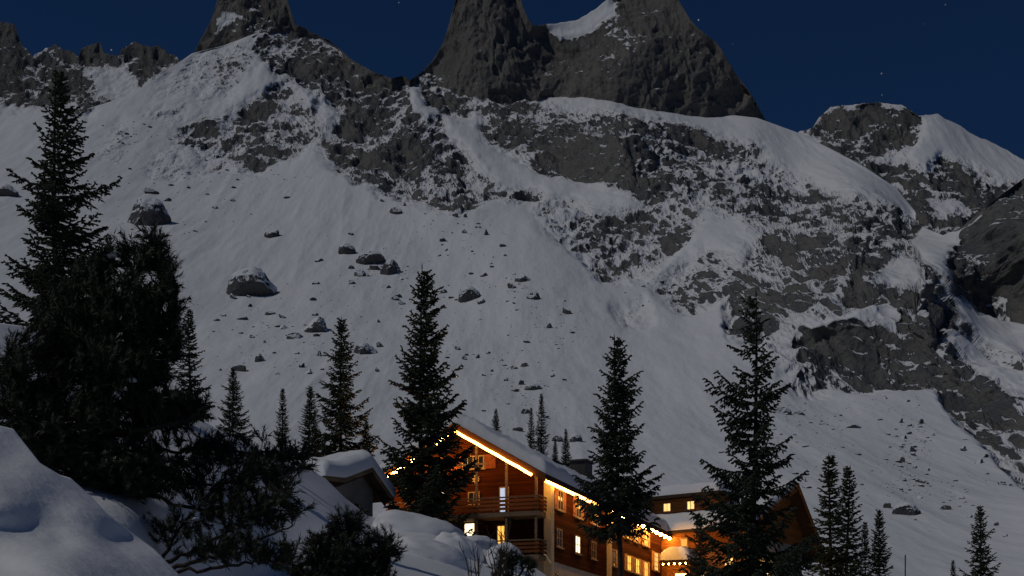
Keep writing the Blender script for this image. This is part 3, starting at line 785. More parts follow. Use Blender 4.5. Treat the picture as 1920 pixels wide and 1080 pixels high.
def spruce_meshes(seed, H, Rb, space=0.30, per=6, twig=0.075, bare=0.04, full=1.0, droop=0.35, gap=0.0, narrow=1.0, up=0.0, bow=0.0, vary=1.0):
    rs = np.random.RandomState(seed)
    A, B, W = [], [], []
    tr = Acc()
    zz = np.linspace(0, H, 14)
    sway = 0.012 * H * np.sin(zz / H * 3 + rs.uniform(0, 6))
    tr.add(*tube(np.stack([sway, sway * 0.4, zz], 1), 0.011 * H * (1 - zz / H) ** 0.9 + 0.012, 7))
    z = bare * H
    while z < H * 0.985:
        t = z / H
        prof = (1 - t) ** (0.82 * narrow) * (0.75 + 0.25 * min(1, (t - bare + 0.04) / 0.12))
        Lb = Rb * prof + 0.10
        nper = max(3, int(round(per * (0.6 + 0.4 * prof) + rs.uniform(-1, 1))))
        ph0 = rs.uniform(0, 6.28)
        for k in range(nper):
            if rs.rand() < gap: continue
            ph = ph0 + k * 6.283 / nper + rs.normal(0, 0.25)
            L = Lb * (1 + vary * rs.uniform(-0.42, 0.2))
            if rs.rand() < 0.08: L *= 1.0 + 0.3 * vary
            e0 = math.tan(R(-14 + 44 * t ** 1.5 + rs.normal(0, 5))) + up
            n = max(4, int(L / (0.11 / full)))
            s = np.linspace(0.06, 1, n)
            cv = 0.20 + 0.10 * rs.rand() + bow
            def axis(s):
                r = L * s
                return np.stack([r * math.cos(ph), r * math.sin(ph), z + L * (e0 * s - 0.16 * np.sin(s * math.pi) * (1 - t) + cv * s * s * (1 - t * 0.6))], -1)
            P = axis(s) + rs.normal(0, 0.015, (n, 3))
            A.append(P[:-1]); B.append(P[1:] + (P[1:] - P[:-1]) * 0.35); W.append(np.full(n - 1, twig * 1.05))
            if L > 0.5:
                pts = axis(np.linspace(0, 0.7, 5))
                tr.add(*tube(pts, np.linspace(0.010 + 0.008 * L, 0.006, 5), 4))
            dirv = np.gradient(P, axis=0); dirv /= np.linalg.norm(dirv, axis=1)[:, None]
            side = np.array([-math.sin(ph), math.cos(ph), 0])
            for sg in (-1, 1):
                l = (L * 0.36 * np.clip(1.05 - s, 0, 1) ** 0.75 * np.clip(s * 3.2, 0.3, 1) + 0.09) * rs.uniform(0.6, 1.3, n)
                d = dirv * 0.62 + side * sg * rs.uniform(0.6, 1.0, n)[:, None] + np.array([0, 0, -1]) * (droop * rs.uniform(0.3, 1.6, n))[:, None]
                d /= np.linalg.norm(d, axis=1)[:, None]
                a = P; b = P + d * l[:, None]
                A.append(a); B.append(b); W.append(np.full(n, twig))
                for f in (0.4, 0.72):
                    for s2 in (-1, 1):
                        keep = l > 0.2
                        if not keep.any(): continue
                        aa = a[keep] + d[keep] * (l[keep] * f)[:, None]
                        dd = d[keep] * 0.7 + s2 * np.cross(d[keep], np.array([0, 0, 1.0])) * 0.7 + np.array([0, 0, -droop]) * rs.uniform(0.2, 1.6, keep.sum())[:, None]
                        dd /= np.linalg.norm(dd, axis=1)[:, None]
                        A.append(aa); B.append(aa + dd * (l[keep] * rs.uniform(0.3, 0.5, keep.sum()))[:, None]); W.append(np.full(keep.sum(), twig * 0.9))
            # hanging sprays under the branch
            hang = rs.rand(n) < 0.5
            hl = rs.uniform(0.08, 0.24, n) * (0.5 + L * 0.25) * (1 - t * 0.5)
            b = P + np.stack([rs.normal(0, 0.04, n), rs.normal(0, 0.04, n), -hl], 1) + dirv * 0.05
            A.append(P[hang]); B.append(b[hang]); W.append(np.full(hang.sum(), twig * 0.95))
        z += space * (1.0 - 0.55 * t) * rs.uniform(0.7, 1.3)
    A.append(np.array([[sway[-1], sway[-1] * 0.4, H - 0.25]])); B.append(np.array([[sway[-1], sway[-1] * 0.4, H + 0.12]])); W.append(np.array([0.07]))
    V, T = spindles(np.concatenate(A), np.concatenate(B), np.concatenate(W))
    return mesh_np('crown', V, T), tr.mesh('trunk', True)

def place_tree(meshes, px, py_top, Y, base_z, label, group=None, H0=1.0, name='spruce_tree', rz=0.0, wide=1.0):
    top = at(px, py_top, Y)
    h = top.z - base_z
    o = empty(name, (top.x, Y, base_z), rz)
    k = h / H0
    for nm, me, mt in (('trunk', meshes[1], M['bark']), ('crown', meshes[0], M['needle'])):
        c = link(nm, me, mt, o)
        c.scale = (k * wide, k * wide, k)
    tag(o, label, 'tree', group)
    return o

def ground_z(px, Y):
    return -2.2 + 0.055 * Y

# large individual spruces
spr_a = spruce_meshes(1, 12.0, 2.45, 0.29, 7, 0.075, 0.02, 1.0, 0.30, gap=0.08, bow=0.08, vary=1.35)
place_tree(spr_a, 112, 130, 36, at(112, 905, 36).z, 'tall dark spruce rising behind the stone pine, its tip against the shadowed crags', H0=12.0)
spr_b = spruce_meshes(2, 15.0, 2.75, 0.29, 7, 0.085, 0.02, 1.0, 0.34, bow=0.10, gap=0.08, vary=1.4)
place_tree(spr_b, 797, 497, 86, 2.8, 'big broad spruce with upswept boughs standing before the chalet gable', H0=15.0, wide=0.93)
spr_c = spruce_meshes(5, 13.0, 2.75, 0.27, 7, 0.08, 0.44, 1.0, 0.5, narrow=1.0, gap=0.15, vary=1.4)
place_tree(spr_c, 1158, 630, 72, 1.9, 'dense conical spruce with bare lower trunk in front of the lit long wall', H0=13.0, wide=0.92)
spr_d = spruce_meshes(8, 13.0, 2.5, 0.44, 6, 0.082, 0.03, 1.0, 0.6, gap=0.14, bow=0.03, vary=1.35)
place_tree(spr_d, 1410, 545, 60, 1.3, 'tall sparse fir with gaps between its boughs before the annex gable', H0=13.0, wide=1.0)
# smaller spruces share three forms
forms = [(spruce_meshes(21, 8.0, 1.35, 0.25, 6, 0.085, 0.02, 0.85, 0.3), 8.0), (spruce_meshes(22, 8.0, 1.1, 0.27, 6, 0.085, 0.03, 0.8, 0.35, gap=0.06), 8.0), (spruce_meshes(23, 8.0, 1.75, 0.27, 6, 0.08, 0.02, 0.9, 0.34, gap=0.08, vary=1.35), 8.0)]
def small(i, px, py, Y, base_py, label, wide=1.0, rz=0.0, group=None):
    me, H0 = forms[i]
    place_tree(me, px, py, Y, at(px, base_py, Y).z, label, group, H0, rz=rz, wide=wide)
small(1, 355, 580, 46, 830, 'slim spruce just behind the right edge of the stone pine', 1.1, 0.4)
small(2, 437, 690, 50, 850, 'small bushy spruce between the stone pine and the narrow spire spruce', 1.05, 1.2)
small(1, 530, 728, 90, 868, 'smallest narrow spire spruce beside the snow-roofed hut', 1.0, 2.0)
small(0, 582, 724, 88, 880, 'medium spruce behind the snow-roofed hut, left of a taller one', 1.15, 3.1)
small(2, 640, 596, 92, 905, 'tall full spruce standing directly behind the snow-roofed hut', 0.95, 0.9)
small(0, 686, 788, 92, 905, 'short spruce filling the gap between two tall ones behind the hut', 1.2, 5.2)
small(0, 930, 766, 165, 830, 'little spruce peeping over the chalet roof ridge', 1.2, 1.0)
small(1, 996, 764, 160, 855, 'slender fir over the chalet roof, shorter of two', 0.9, 2.2)
small(1, 1015, 738, 160, 865, 'slender fir over the chalet roof, taller of two', 0.9, 4.0)
small(0, 1041, 820, 160, 875, 'tiny fir over the roof beside the chimney, shorter of two', 0.9, 0.2)
small(0, 1061, 804, 160, 885, 'small fir over the roof beside the chimney, taller of two', 0.95, 3.3)
small(2, 1312, 962, 100, 1170, 'young spruce in yellow light at the entrance between chalet and annex', 0.95, 1.4)
small(1, 1556, 853, 118, 1180, 'left fir of a touching pair right of the annex', 1.25, 0.5)
small(1, 1590, 874, 124, 1180, 'right fir of a touching pair right of the annex', 1.15, 2.9)
small(1, 1622, 978, 128, 1180, 'thin pointed fir right of the fir pair, leaning on a fuller one', 0.8, 5.0)
small(0, 1648, 956, 128, 1190, 'fuller fir of the thin pair beside the snow pole', 0.95, 4.2)
small(2, 1838, 948, 120, 1190, 'bushy dark fir standing alone near the right-hand scree', 0.9, 3.7)
small(1, 1787, 1050, 124, 1180, 'tip of a tiny fir beside the bushy lone fir', 0.85, 1.1)

# pines with bottle-brush shoots
def pine(name, label, limbs, blobs, seed, n_shoot, Ymid, needle=0.062, base=None):
    """limbs: polylines (px,py,Y); blobs: crown volumes (px,py,Y,rx,ry,rdepth_m,share)"""
    rs = np.random.RandomState(seed)
    wood_a = Acc(); ND = Acc(); SN = Acc()
    nodes = []; org = np.array(base)
    for lb in limbs:
        r0, r1 = lb[0]
        P = np.array([at(*p)[:] for p in lb[1:]])
        tt = np.linspace(0, len(P) - 1, len(P) * 6)
        Pi = np.stack([np.interp(tt, np.arange(len(P)), P[:, i]) for i in range(3)], 1)
        for _ in range(2): Pi[1:-1] = (Pi[:-2] + Pi[1:-1] * 2 + Pi[2:]) / 4
        Pi += rs.normal(0, 0.012, Pi.shape)
        wood_a.add(*tube(Pi - org, np.linspace(r0, r1, len(Pi)), 6))
        nodes.append(Pi[2:])
    nodes = np.concatenate(nodes)
    tot = sum(b[6] for b in blobs)
    a0 = []; a1 = []
    for b in blobs:
        c = np.array(at(b[0], b[1], b[2])[:]); sc = b[2] / F
        k = int(n_shoot * b[6] / tot)
        # branchlet ends, biased to the outside of the volume
        d = rs.normal(size=(k, 3)); d /= np.linalg.norm(d, axis=1)[:, None]
        rr = rs.uniform(0.15, 1, k) ** 0.45
        E = c + d * rr[:, None] * np.array([b[3] * sc, b[5], b[4] * sc])
        for e in E:
            dist = np.linalg.norm(nodes - e, axis=1) + 0.6 * np.clip(nodes[:, 2] - e[2], 0, None)
            q = nodes[np.argmin(dist)]
            v = e - q; L = np.linalg.norm(v)
            if L > 1.6 or L < 0.03: continue
            mid = q + v * 0.55 + np.array([0, 0, -0.10 * L]) + rs.normal(0, 0.03 * L, 3)
            wood_a.add(*tube(np.stack([q, (q + mid) / 2 + rs.normal(0, 0.01, 3), mid, e]) - org, [0.004 + 0.006 * L, 0.004 + 0.004 * L, 0.005, 0.004], 3))
            ax = e - mid; ax /= np.linalg.norm(ax) + 1e-6
            ax = ax + np.array([0, 0, 0.35]); ax /= np.linalg.norm(ax)
            for j in range(rs.randint(2, 5)):
                dv = ax + rs.normal(0, 0.42, 3); dv /= np.linalg.norm(dv)
                s0 = e - ax * rs.uniform(0, 0.10)
                a0.append(s0); a1.append(s0 + dv * rs.uniform(0.10, 0.22))
            if L > 0.35:
                s0 = mid; dv = ax + rs.normal(0, 0.6, 3); dv /= np.linalg.norm(dv)
                a0.append(s0); a1.append(s0 + dv * rs.uniform(0.08, 0.16))
            if rs.rand() < 0.012:
                SN.add(*snow_blob(e - org + np.array([0, 0, 0.02]), rs.uniform(0.02, 0.05), rs))
    a0 = np.array(a0); a1 = np.array(a1)
    # needles
    nn = 26
    n = len(a0)
    ax = (a1 - a0); L = np.linalg.norm(ax, axis=1)[:, None]; ax = ax / L
    ref = np.where(np.abs(ax[:, 2:3]) > 0.9, np.array([[1., 0, 0]]), np.array([[0, 0, 1.]]))
    u = np.cross(ax, ref); u /= np.linalg.norm(u, axis=1)[:, None]; v = np.cross(ax, u)
    VV = []
    for j in range(nn):
        th = rs.uniform(0, 6.283, n)[:, None]; f = (j + rs.rand(n)[:, None]) / nn
        rad = np.cos(th) * u + np.sin(th) * v
        p = a0 + ax * L * f
        tip = p + (rad * 0.80 + ax * rs.uniform(0.45, 0.95, n)[:, None]) * needle * rs.uniform(0.8, 1.2, n)[:, None]
        wv = np.cross(rad, ax) * 0.0065
        VV.append(np.stack([p + wv, p - wv, tip], 1))
    VV = np.concatenate(VV).reshape(-1, 3) - org
    ND.add(VV, np.arange(len(VV)).reshape(-1, 3))
    o = empty(name, base)
    link('trunk', wood_a.mesh('trunk', True), M['bark'], o)
    link('crown', ND.mesh('crown'), M['needle_pine'], o)
    if SN.n: tag(link('snow', SN.mesh('snow', True), M['snow'], o), kind='stuff')
    tag(o, label, 'tree')
    return o

import bmesh
_bm = bmesh.new(); bmesh.ops.create_icosphere(_bm, subdivisions=2, radius=1.0)
_bv = np.array([v.co[:] for v in _bm.verts]); _bf = np.array([[v.index for v in f.verts] for f in _bm.faces]); _bm.free()
def snow_blob(c, r, rs):
    V = _bv * np.array([r * rs.uniform(0.9, 1.7), r * rs.uniform(0.9, 1.4), r * 0.75])
    V = V + (_bv * (0.25 * r * fbm(_bv * 1.7 + rs.uniform(0, 90), 2))[:, None])
    return V + c, _bf

Yp = 15.5
pine('stone_pine', 'big bushy stone pine with bottle-brush shoots and snow dabs on the snowy bank',
     [((0.075, 0.03), (175, 905, Yp), (170, 830, Yp), (190, 700, Yp), (215, 590, Yp + .1), (262, 505, Yp + .1), (288, 440, Yp)),
      ((0.05, 0.015), (185, 760, Yp), (240, 690, Yp + .2), (290, 610, Yp + .3), (315, 540, Yp + .2)),
      ((0.05, 0.015), (180, 780, Yp), (260, 740, Yp + .2), (305, 690, Yp + .2), (322, 630, Yp + .1)),
      ((0.045, 0.012), (178, 740, Yp), (130, 680, Yp + .2), (90, 600, Yp + .2), (70, 540, Yp + .1)),
      ((0.045, 0.012), (178, 800, Yp), (110, 770, Yp - .3), (50, 720, Yp - .4), (10, 660, Yp - .3)),
      ((0.04, 0.012), (195, 690, Yp), (190, 600, Yp + .3), (175, 530, Yp + .3), (190, 490, Yp + .2)),
      ((0.045, 0.012), (180, 820, Yp), (250, 810, Yp - .3), (340, 790, Yp - .3), (400, 760, Yp - .1)),
      ((0.04, 0.012), (175, 800, Yp), (120, 800, Yp - .5), (60, 790, Yp - .5), (10, 770, Yp - .3))],
     [(286, 458, Yp, 13, 30, 0.10, 3), (268, 490, Yp, 14, 26, 0.12, 2.5), (240, 478, Yp + .1, 11, 24, 0.10, 2), (300, 500, Yp, 20, 18, 0.12, 2.5), (318, 538, Yp - .1, 13, 26, 0.12, 3), (326, 592, Yp, 12, 28, 0.12, 3), (326, 652, Yp, 14, 28, 0.14, 3), (195, 490, Yp, 20, 30, 0.15, 2.5),
      (280, 590, Yp, 34, 58, 0.3, 7), (285, 680, Yp, 40, 50, 0.3, 8), (240, 600, Yp, 60, 95, 0.45, 19), (175, 560, Yp, 55, 60, 0.35, 9), (130, 640, Yp, 75, 75, 0.5, 18), (215, 725, Yp, 110, 80, 0.6, 30), (60, 705, Yp - .2, 75, 75, 0.45, 16), (305, 770, Yp - .1, 65, 32, 0.35, 11), (372, 768, Yp, 14, 20, 0.12, 2.5),
      (140, 800, Yp - .2, 130, 55, 0.5, 22), (20, 770, Yp - .3, 60, 50, 0.35, 8), (90, 850, Yp - .3, 90, 40, 0.4, 12), (200, 870, Yp - .2, 100, 45, 0.4, 15), (270, 895, Yp - .3, 70, 38, 0.35, 9)],
     4, 1700, Yp, base=at(175, 915, Yp)[:])
Yl = 16.0
pine('dwarf_pine', 'low spreading dwarf pine fanning its boughs out over the snow below the stone pine',
     [((0.022, 0.008), (215, 850, Yl), (300, 845, Yl), (400, 840, Yl), (500, 850, Yl), (590, 852, Yl)),
      ((0.022, 0.008), (225, 870, Yl), (320, 900, Yl), (420, 910, Yl - .2), (510, 880, Yl - .2), (575, 870, Yl - .2)),
      ((0.024, 0.008), (240, 890, Yl), (330, 950, Yl - .3), (430, 960, Yl - .4), (520, 940, Yl - .4), (560, 950, Yl - .4)),
      ((0.024, 0.008), (300, 1060, Yl - 1), (370, 1030, Yl - 1), (440, 990, Yl - .9), (500, 950, Yl - .8), (560, 890, Yl - .8)),
      ((0.024, 0.008), (310, 1070, Yl - 1), (400, 1045, Yl - 1.1), (470, 1020, Yl - 1.1), (550, 985, Yl - 1)),
      ((0.02, 0.008), (320, 1075, Yl - 1), (420, 1062, Yl - 1.2), (490, 1050, Yl - 1.2), (560, 1062, Yl - 1.2)),
      ((0.02, 0.008), (300, 1060, Yl - 1), (330, 1000, Yl - .9), (380, 940, Yl - .8), (420, 890, Yl - .8))],
     [(330, 850, Yl, 110, 32, 0.4, 14), (450, 850, Yl, 90, 30, 0.35, 10), (550, 865, Yl, 50, 28, 0.25, 6), (400, 910, Yl - .4, 90, 36, 0.35, 12), (490, 900, Yl - .5, 70, 40, 0.3, 10), (440, 970, Yl - .8, 90, 34, 0.35, 12), (520, 955, Yl - .8, 50, 36, 0.25, 7), (430, 1030, Yl - 1.1, 90, 26, 0.3, 10), (510, 1040, Yl - 1.1, 55, 26, 0.25, 6), (330, 1000, Yl - .9, 50, 36, 0.25, 5)],
     9, 430, Yl, base=at(290, 1075, Yl - 1)[:])
Yq = 20.0
pine('young_pine', 'young pine with clumped shoots in front of the snow-roofed hut',
     [((0.04, 0.015), (640, 1140, Yq), (645, 1080, Yq), (650, 1010, Yq), (656, 962, Yq)),
      ((0.035, 0.012), (642, 1110, Yq), (690, 1070, Yq - .1), (725, 1030, Yq - .1), (738, 1000, Yq)),
      ((0.035, 0.012), (640, 1110, Yq), (600, 1070, Yq - .1), (590, 1030, Yq - .1), (598, 1005, Yq)),
      ((0.03, 0.012), (640, 1120, Yq), (590, 1100, Yq - .2), (565, 1075, Yq - .2), (548, 1060, Yq - .1)),
      ((0.03, 0.012), (642, 1120, Yq), (690, 1100, Yq - .2), (720, 1080, Yq - .2), (735, 1060, Yq - .1))],
     [(652, 985, Yq, 30, 30, 0.2, 5), (610, 1030, Yq, 38, 34, 0.25, 7), (650, 1050, Yq, 55, 40, 0.35, 12), (715, 1030, Yq, 32, 32, 0.22, 6), (570, 1070, Yq, 32, 24, 0.22, 5), (690, 1080, Yq, 50, 34, 0.3, 8), (610, 1090, Yq, 60, 34, 0.35, 9)],
     13, 480, Yq, base=at(640, 1150, Yq)[:])
pine('pine_bush', 'small dark snow-dabbed pine bush below the chalet balcony',
     [((0.05, 0.02), (962, 1110, 44), (960, 1060, 44), (955, 1035, 44)), ((0.04, 0.02), (962, 1100, 44), (985, 1060, 44), (995, 1045, 44)), ((0.04, 0.02), (962, 1100, 44), (940, 1070, 44), (936, 1050, 44))],
     [(955, 1048, 44, 26, 22, 0.4, 5), (985, 1062, 44, 22, 22, 0.35, 3), (945, 1075, 44, 26, 22, 0.4, 4)], 17, 130, 44, needle=0.09, base=at(962, 1120, 44)[:])

# ------------------------------------------------------------------ buildings
class MB:
    """collects boxes, prisms and tubes into one mesh"""
    def __init__(self): self.V = []; self.F = []
    def poly(self, vs, fs):
        n = len(self.V)
        self.V += [tuple(v) for v in vs]; self.F += [tuple(i + n for i in f) for f in fs]
        return self
    def box(self, x0, x1, y0, y1, z0, z1):
        return self.poly([(x0, y0, z0), (x1, y0, z0), (x1, y1, z0), (x0, y1, z0), (x0, y0, z1), (x1, y0, z1), (x1, y1, z1), (x0, y1, z1)],
                         [(0, 3, 2, 1), (4, 5, 6, 7), (0, 1, 5, 4), (1, 2, 6, 5), (2, 3, 7, 6), (3, 0, 4, 7)])
    def prism(self, prof, a0, a1, axis=0):
        """profile polygon in the plane across the axis, extruded from a0 to a1"""
        n = len(prof)
        f = (lambda a, p: (a, p[0], p[1])) if axis == 0 else (lambda a, p: (p[0], a, p[1]))
        vs = [f(a0, p) for p in prof] + [f(a1, p) for p in prof]
        return self.poly(vs, [tuple(range(n))[::-1], tuple(range(n, 2 * n))] + [(i, (i + 1) % n, n + (i + 1) % n, n + i) for i in range(n)])
    def bar(self, a, b, r, sides=8):
        V, T = tube([a, b], [r, r], sides)
        n = sides
        return self.poly(V.tolist(), [tuple(t) for t in T.tolist()] + [tuple(range(n))[::-1], tuple(range(n, 2 * n))])
    def build(self, name, mat, parent=None, bevel=0.0):
        me = bpy.data.meshes.new(name)
        me.from_pydata(self.V, [], self.F)
        bm = bmesh.new(); bm.from_mesh(me)
        bmesh.ops.recalc_face_normals(bm, faces=bm.faces)
        if bevel:
            bmesh.ops.bevel(bm, geom=list(bm.edges), offset=bevel, segments=1, affect='EDGES')
        bm.to_mesh(me); bm.free()
        return link(name, me, mat, parent)

def box_part(name, mat, parent, *b, bevel=0.0):
    return MB().box(*b).build(name, mat, parent, bevel)

def snow_sheet(name, parent, x0, x1, y0, y1, zf, thick, seed, nx=60, ny=30, rnd_w=0.5, lump=0.12, bulge=0.15, ribs=0.0, over=0.0):
    """a thick snow cushion lying on zf(x,y), edges rounded and bulging over"""
    us = np.linspace(0, 1, nx); vs_ = np.linspace(0, 1, ny)
    U, Vv = np.meshgrid(us, vs_)
    def ease(t, n):
        return t
    X = x0 + (x1 - x0) * U; Yv = y0 + (y1 - y0) * Vv
    edge = np.minimum(np.minimum(X - x0, x1 - X), np.minimum(Yv - y0, y1 - Yv))
    hgt = thick * np.sqrt(np.clip(1 - (1 - np.clip(edge / rnd_w, 0, 1)) ** 2, 0, 1))
    q = np.stack([X.ravel() / 1.6 + seed, Yv.ravel() / 1.6, X.ravel() * 0], 1)
    hgt = hgt * (1 + lump * 2.2 * fbm(q, 4).reshape(X.shape))
    if ribs:
        q2 = np.stack([X.ravel() / 0.35 + seed, Yv.ravel() / 0.35, X.ravel() * 0 + 5], 1)
        hgt = hgt * (1 + ribs * fbm(q2, 3).reshape(X.shape))
    ZB = zf(X, Yv)
    ZT = ZB + 0.02 + hgt
    # push the rounded rim outwards a little
    cx, cy = (x0 + x1) / 2, (y0 + y1) / 2
    rim = np.clip(1 - edge / rnd_w, 0, 1)
    bump_ = over * np.sin(np.clip(hgt / thick, 0, 1) * math.pi)
    onx = np.where((X - x0 < rnd_w) & (np.abs(X - x0 - edge) < 1e-6), -1, np.where(np.abs(x1 - X - edge) < 1e-6, 1, 0))
    ony = np.where(np.abs(Yv - y0 - edge) < 1e-6, -1, np.where(np.abs(y1 - Yv - edge) < 1e-6, 1, 0))
    XT = X + onx * bump_ * rim; YT = Yv + ony * bump_ * rim
    T = np.stack([XT, YT, ZT], -1); B = np.stack([X, Yv, ZB + 0.012], -1)
    n = nx * ny
    idx = np.arange(n).reshape(ny, nx)
    Fq = [np.stack([idx[:-1, :-1], idx[:-1, 1:], idx[1:, 1:], idx[1:, :-1]], -1).reshape(-1, 4)]
    Fq.append(np.stack([idx[:-1, :-1], idx[1:, :-1], idx[1:, 1:], idx[:-1, 1:]], -1).reshape(-1, 4) + n)
    loop = np.concatenate([idx[0, :], idx[1:, -1], idx[-1, -2::-1], idx[-2:0:-1, 0]])
    l2 = np.roll(loop, -1)
    Fq.append(np.stack([loop, loop + n, l2 + n, l2], -1))
    me = mesh_np(name, np.concatenate([T.reshape(-1, 3), B.reshape(-1, 3)]), np.concatenate(Fq), True)
    return link(name, me, M['snow_roof'], parent)

def wall_window(parent, plane, c, u, z0, z1, w, pane, shutters=None, out=1, bars=(1, 1), sill=True, open_sh=True, frame_m=None):
    """a window set on a wall. plane 'y': wall runs along x at y=c; plane 'x': along y at x=c. u = centre along the wall. out = outward sign"""
    def bx(mb, u0, u1, d0, d1, a, b):
        d0, d1 = sorted((c + out * d0, c + out * d1))
        return mb.box(u0, u1, d0, d1, a, b) if plane == 'y' else mb.box(d0, d1, u0, u1, a, b)
    f = 0.07
    m = MB()
    bx(m, u - w / 2, u + w / 2, 0.004, 0.07, z0, z0 + f); bx(m, u - w / 2, u + w / 2, 0.004, 0.07, z1 - f, z1)
    bx(m, u - w / 2, u - w / 2 + f, 0.004, 0.07, z0 + f, z1 - f); bx(m, u + w / 2 - f, u + w / 2, 0.004, 0.07, z0 + f, z1 - f)
    for i in range(bars[0]):
        x = u - w / 2 + (i + 1) * w / (bars[0] + 1)
        bx(m, x - 0.025, x + 0.025, 0.012, 0.062, z0 + f, z1 - f)
    win = m.build('window', frame_m or M['frame'], parent)
    for j in range(bars[1]):
        zz = z0 + (j + 1) * (z1 - z0) / (bars[1] + 1)
        mb = MB()
        bx(mb, u - w / 2 + f, u + w / 2 - f, 0.018, 0.055, zz - 0.02, zz + 0.02)
        mb.build('glazing_bar', frame_m or M['frame'], win)
    mp = MB(); bx(mp, u - w / 2 + f * 0.9, u + w / 2 - f * 0.9, 0.006, 0.03, z0 + f * 0.9, z1 - f * 0.9)
    mp.build('pane', pane, win)
    if sill:
        ms = MB(); bx(ms, u - w / 2 - 0.1, u + w / 2 + 0.1, 0.003, 0.16, z0 - 0.07, z0 - 0.003)
        ms.build('sill', M['frame'], win)
    if shutters is not None:
        sw = w * 0.52
        for sgn in (-1, 1):
            a = u + sgn * (w / 2 + 0.01); b = u + sgn * (w / 2 + sw)
            mm = MB(); bx(mm, min(a, b), max(a, b), 0.008, 0.055, z0 - 0.02, z1 + 0.02)
            sh = mm.build('shutter', shutters, win)
            for q in (0.2, 0.8):
                mq = MB(); zc = z0 + (z1 - z0) * q
                bx(mq, min(a, b) + 0.04, max(a, b) - 0.04, 0.058, 0.078, zc - 0.04, zc + 0.04)
                mq.build('batten', shutters, sh)
    return win

Z0 = 3.0
TH = R(70)
chalet = empty('chalet', (2.0, 95.0, Z0), TH)
tag(chalet, 'large dark timber chalet with snow-laden gable roof outlined by warm string lights', 'building')
LEN, WID, EAVE = 30.4, 10.4, 15.3 - Z0
RISE = 3.05; APY = WID / 2
WB = 10.15 - Z0
slope_t = RISE / APY
def roof_z(y): return EAVE + RISE - abs(y - APY) * slope_t
# walls
MB().prism([(0, WB), (WID, WB), (WID, EAVE), (APY, EAVE + RISE - 0.02), (0, EAVE)], 0.0, LEN).build('timber_wall', M['timber'], chalet)
box_part('plaster_wall', M['plaster'], chalet, 0.06, LEN - 0.06, 0.06, WID - 0.06, 0, WB - 0.004)
for L in (2.6, 7.0, 11.4):
    pr = [(L - 0.6, 0.5), (L + 0.6, 0.5)] + [(L + 0.6 * math.cos(a), WB - 1.35 + 0.75 * math.sin(a)) for a in np.linspace(0, math.pi, 9)]
    mb = MB().prism(pr, 0.0, 0.052, axis=1)
    w = mb.build('arched_window', M['frame'], chalet)
    pr = [(L - 0.48, 0.6), (L + 0.48, 0.6)] + [(L + 0.48 * math.cos(a), WB - 1.35 + 0.62 * math.sin(a)) for a in np.linspace(0, math.pi, 9)]
    MB().prism(pr, -0.012, -0.002, axis=1).build('pane', M['glass'], w)
# roof: two slabs, rafters, fascia
OV, XF, XB = 0.85, -2.1, LEN + 1.0
for sg in (0, 1):
    ya = -OV if sg == 0 else WID + OV
    za = roof_z(ya)
    prof = [(ya, za), (APY, EAVE + RISE), (APY, EAVE + RISE + 0.26), (ya, za + 0.22)]
    rf = MB().prism(prof, XF, XB).build('roof', M['dark_beam'], chalet)
    s = -1 if sg == 0 else 1
    MB().prism([(ya - s * 0.02 + s * 0.03, za - 0.10), (ya + s * 0.08, za - 0.10), (ya + s * 0.08, za + 0.24), (ya + s * 0.01, za + 0.24)], XF, XB).build('fascia', M['dark_beam'], rf)
    MB().prism([(ya, za - 0.22), (APY, EAVE + RISE - 0.22), (APY, EAVE + RISE + 0.28), (ya, za + 0.24)], XF - 0.07, XF - 0.003).build('bargeboard', M['timber_up'], rf)
    for k in range(9):
        x = 0.6 + k * (LEN - 1.2) / 8
        MB().prism([(ya - s * 0.05, za - 0.12), (ya - s * (OV + 0.02), roof_z(0) - 0.12), (ya - s * (OV + 0.02), roof_z(0) - 0.004), (ya - s * 0.05, za - 0.004 + 0.05 * slope_t)], x, x + 0.14).build('rafter', M['dark_beam'], rf)
    y0, y1 = (ya + 0.02, APY) if sg == 0 else (APY, ya - 0.02)
zr = lambda X, Y: EAVE + RISE + 0.26 - np.abs(Y - APY) * slope_t
zr2 = lambda X, Y: EAVE + RISE + 0.26 - np.sqrt((Y - APY) ** 2 + 0.16) * slope_t + 0.4 * slope_t * 0
snow_sheet('roof_snow', chalet, XF + 0.05, XB - 0.05, -OV - 0.02, WID + OV + 0.02, zr, 0.78, 2.0, 190, 90, 0.45, 0.16, ribs=0.16, over=0.10)
# chimney and vent pipes
ch = box_part('chimney', M['metal'], chalet, 22.4, 24.2, APY - 1.0, APY + 0.3, EAVE + 1.8, EAVE + RISE + 1.75, bevel=0.03)
box_part('chimney_cap', M['metal'], ch, 22.25, 24.35, APY - 1.15, APY + 0.45, EAVE + RISE + 1.76, EAVE + RISE + 1.9)
box_part('snow_board', M['dark_beam'], chalet, 11.0, 13.2, 3.0, 3.12, roof_z(3) + 0.3, roof_z(3) + 1.3)
# pillars
box_part('pillar', M['pillar'], chalet, -0.35, 0.20, -0.62, -0.10, 0, EAVE - 0.36, bevel=0.03)
box_part('pillar', M['pillar'], chalet, 13.75, 14.15, -0.32, -0.04, 0, EAVE - 0.28, bevel=0.02)
box_part('drainpipe', M['metal'], chalet, 29.6, 29.72, -0.16, -0.04, 1, EAVE - 0.3)
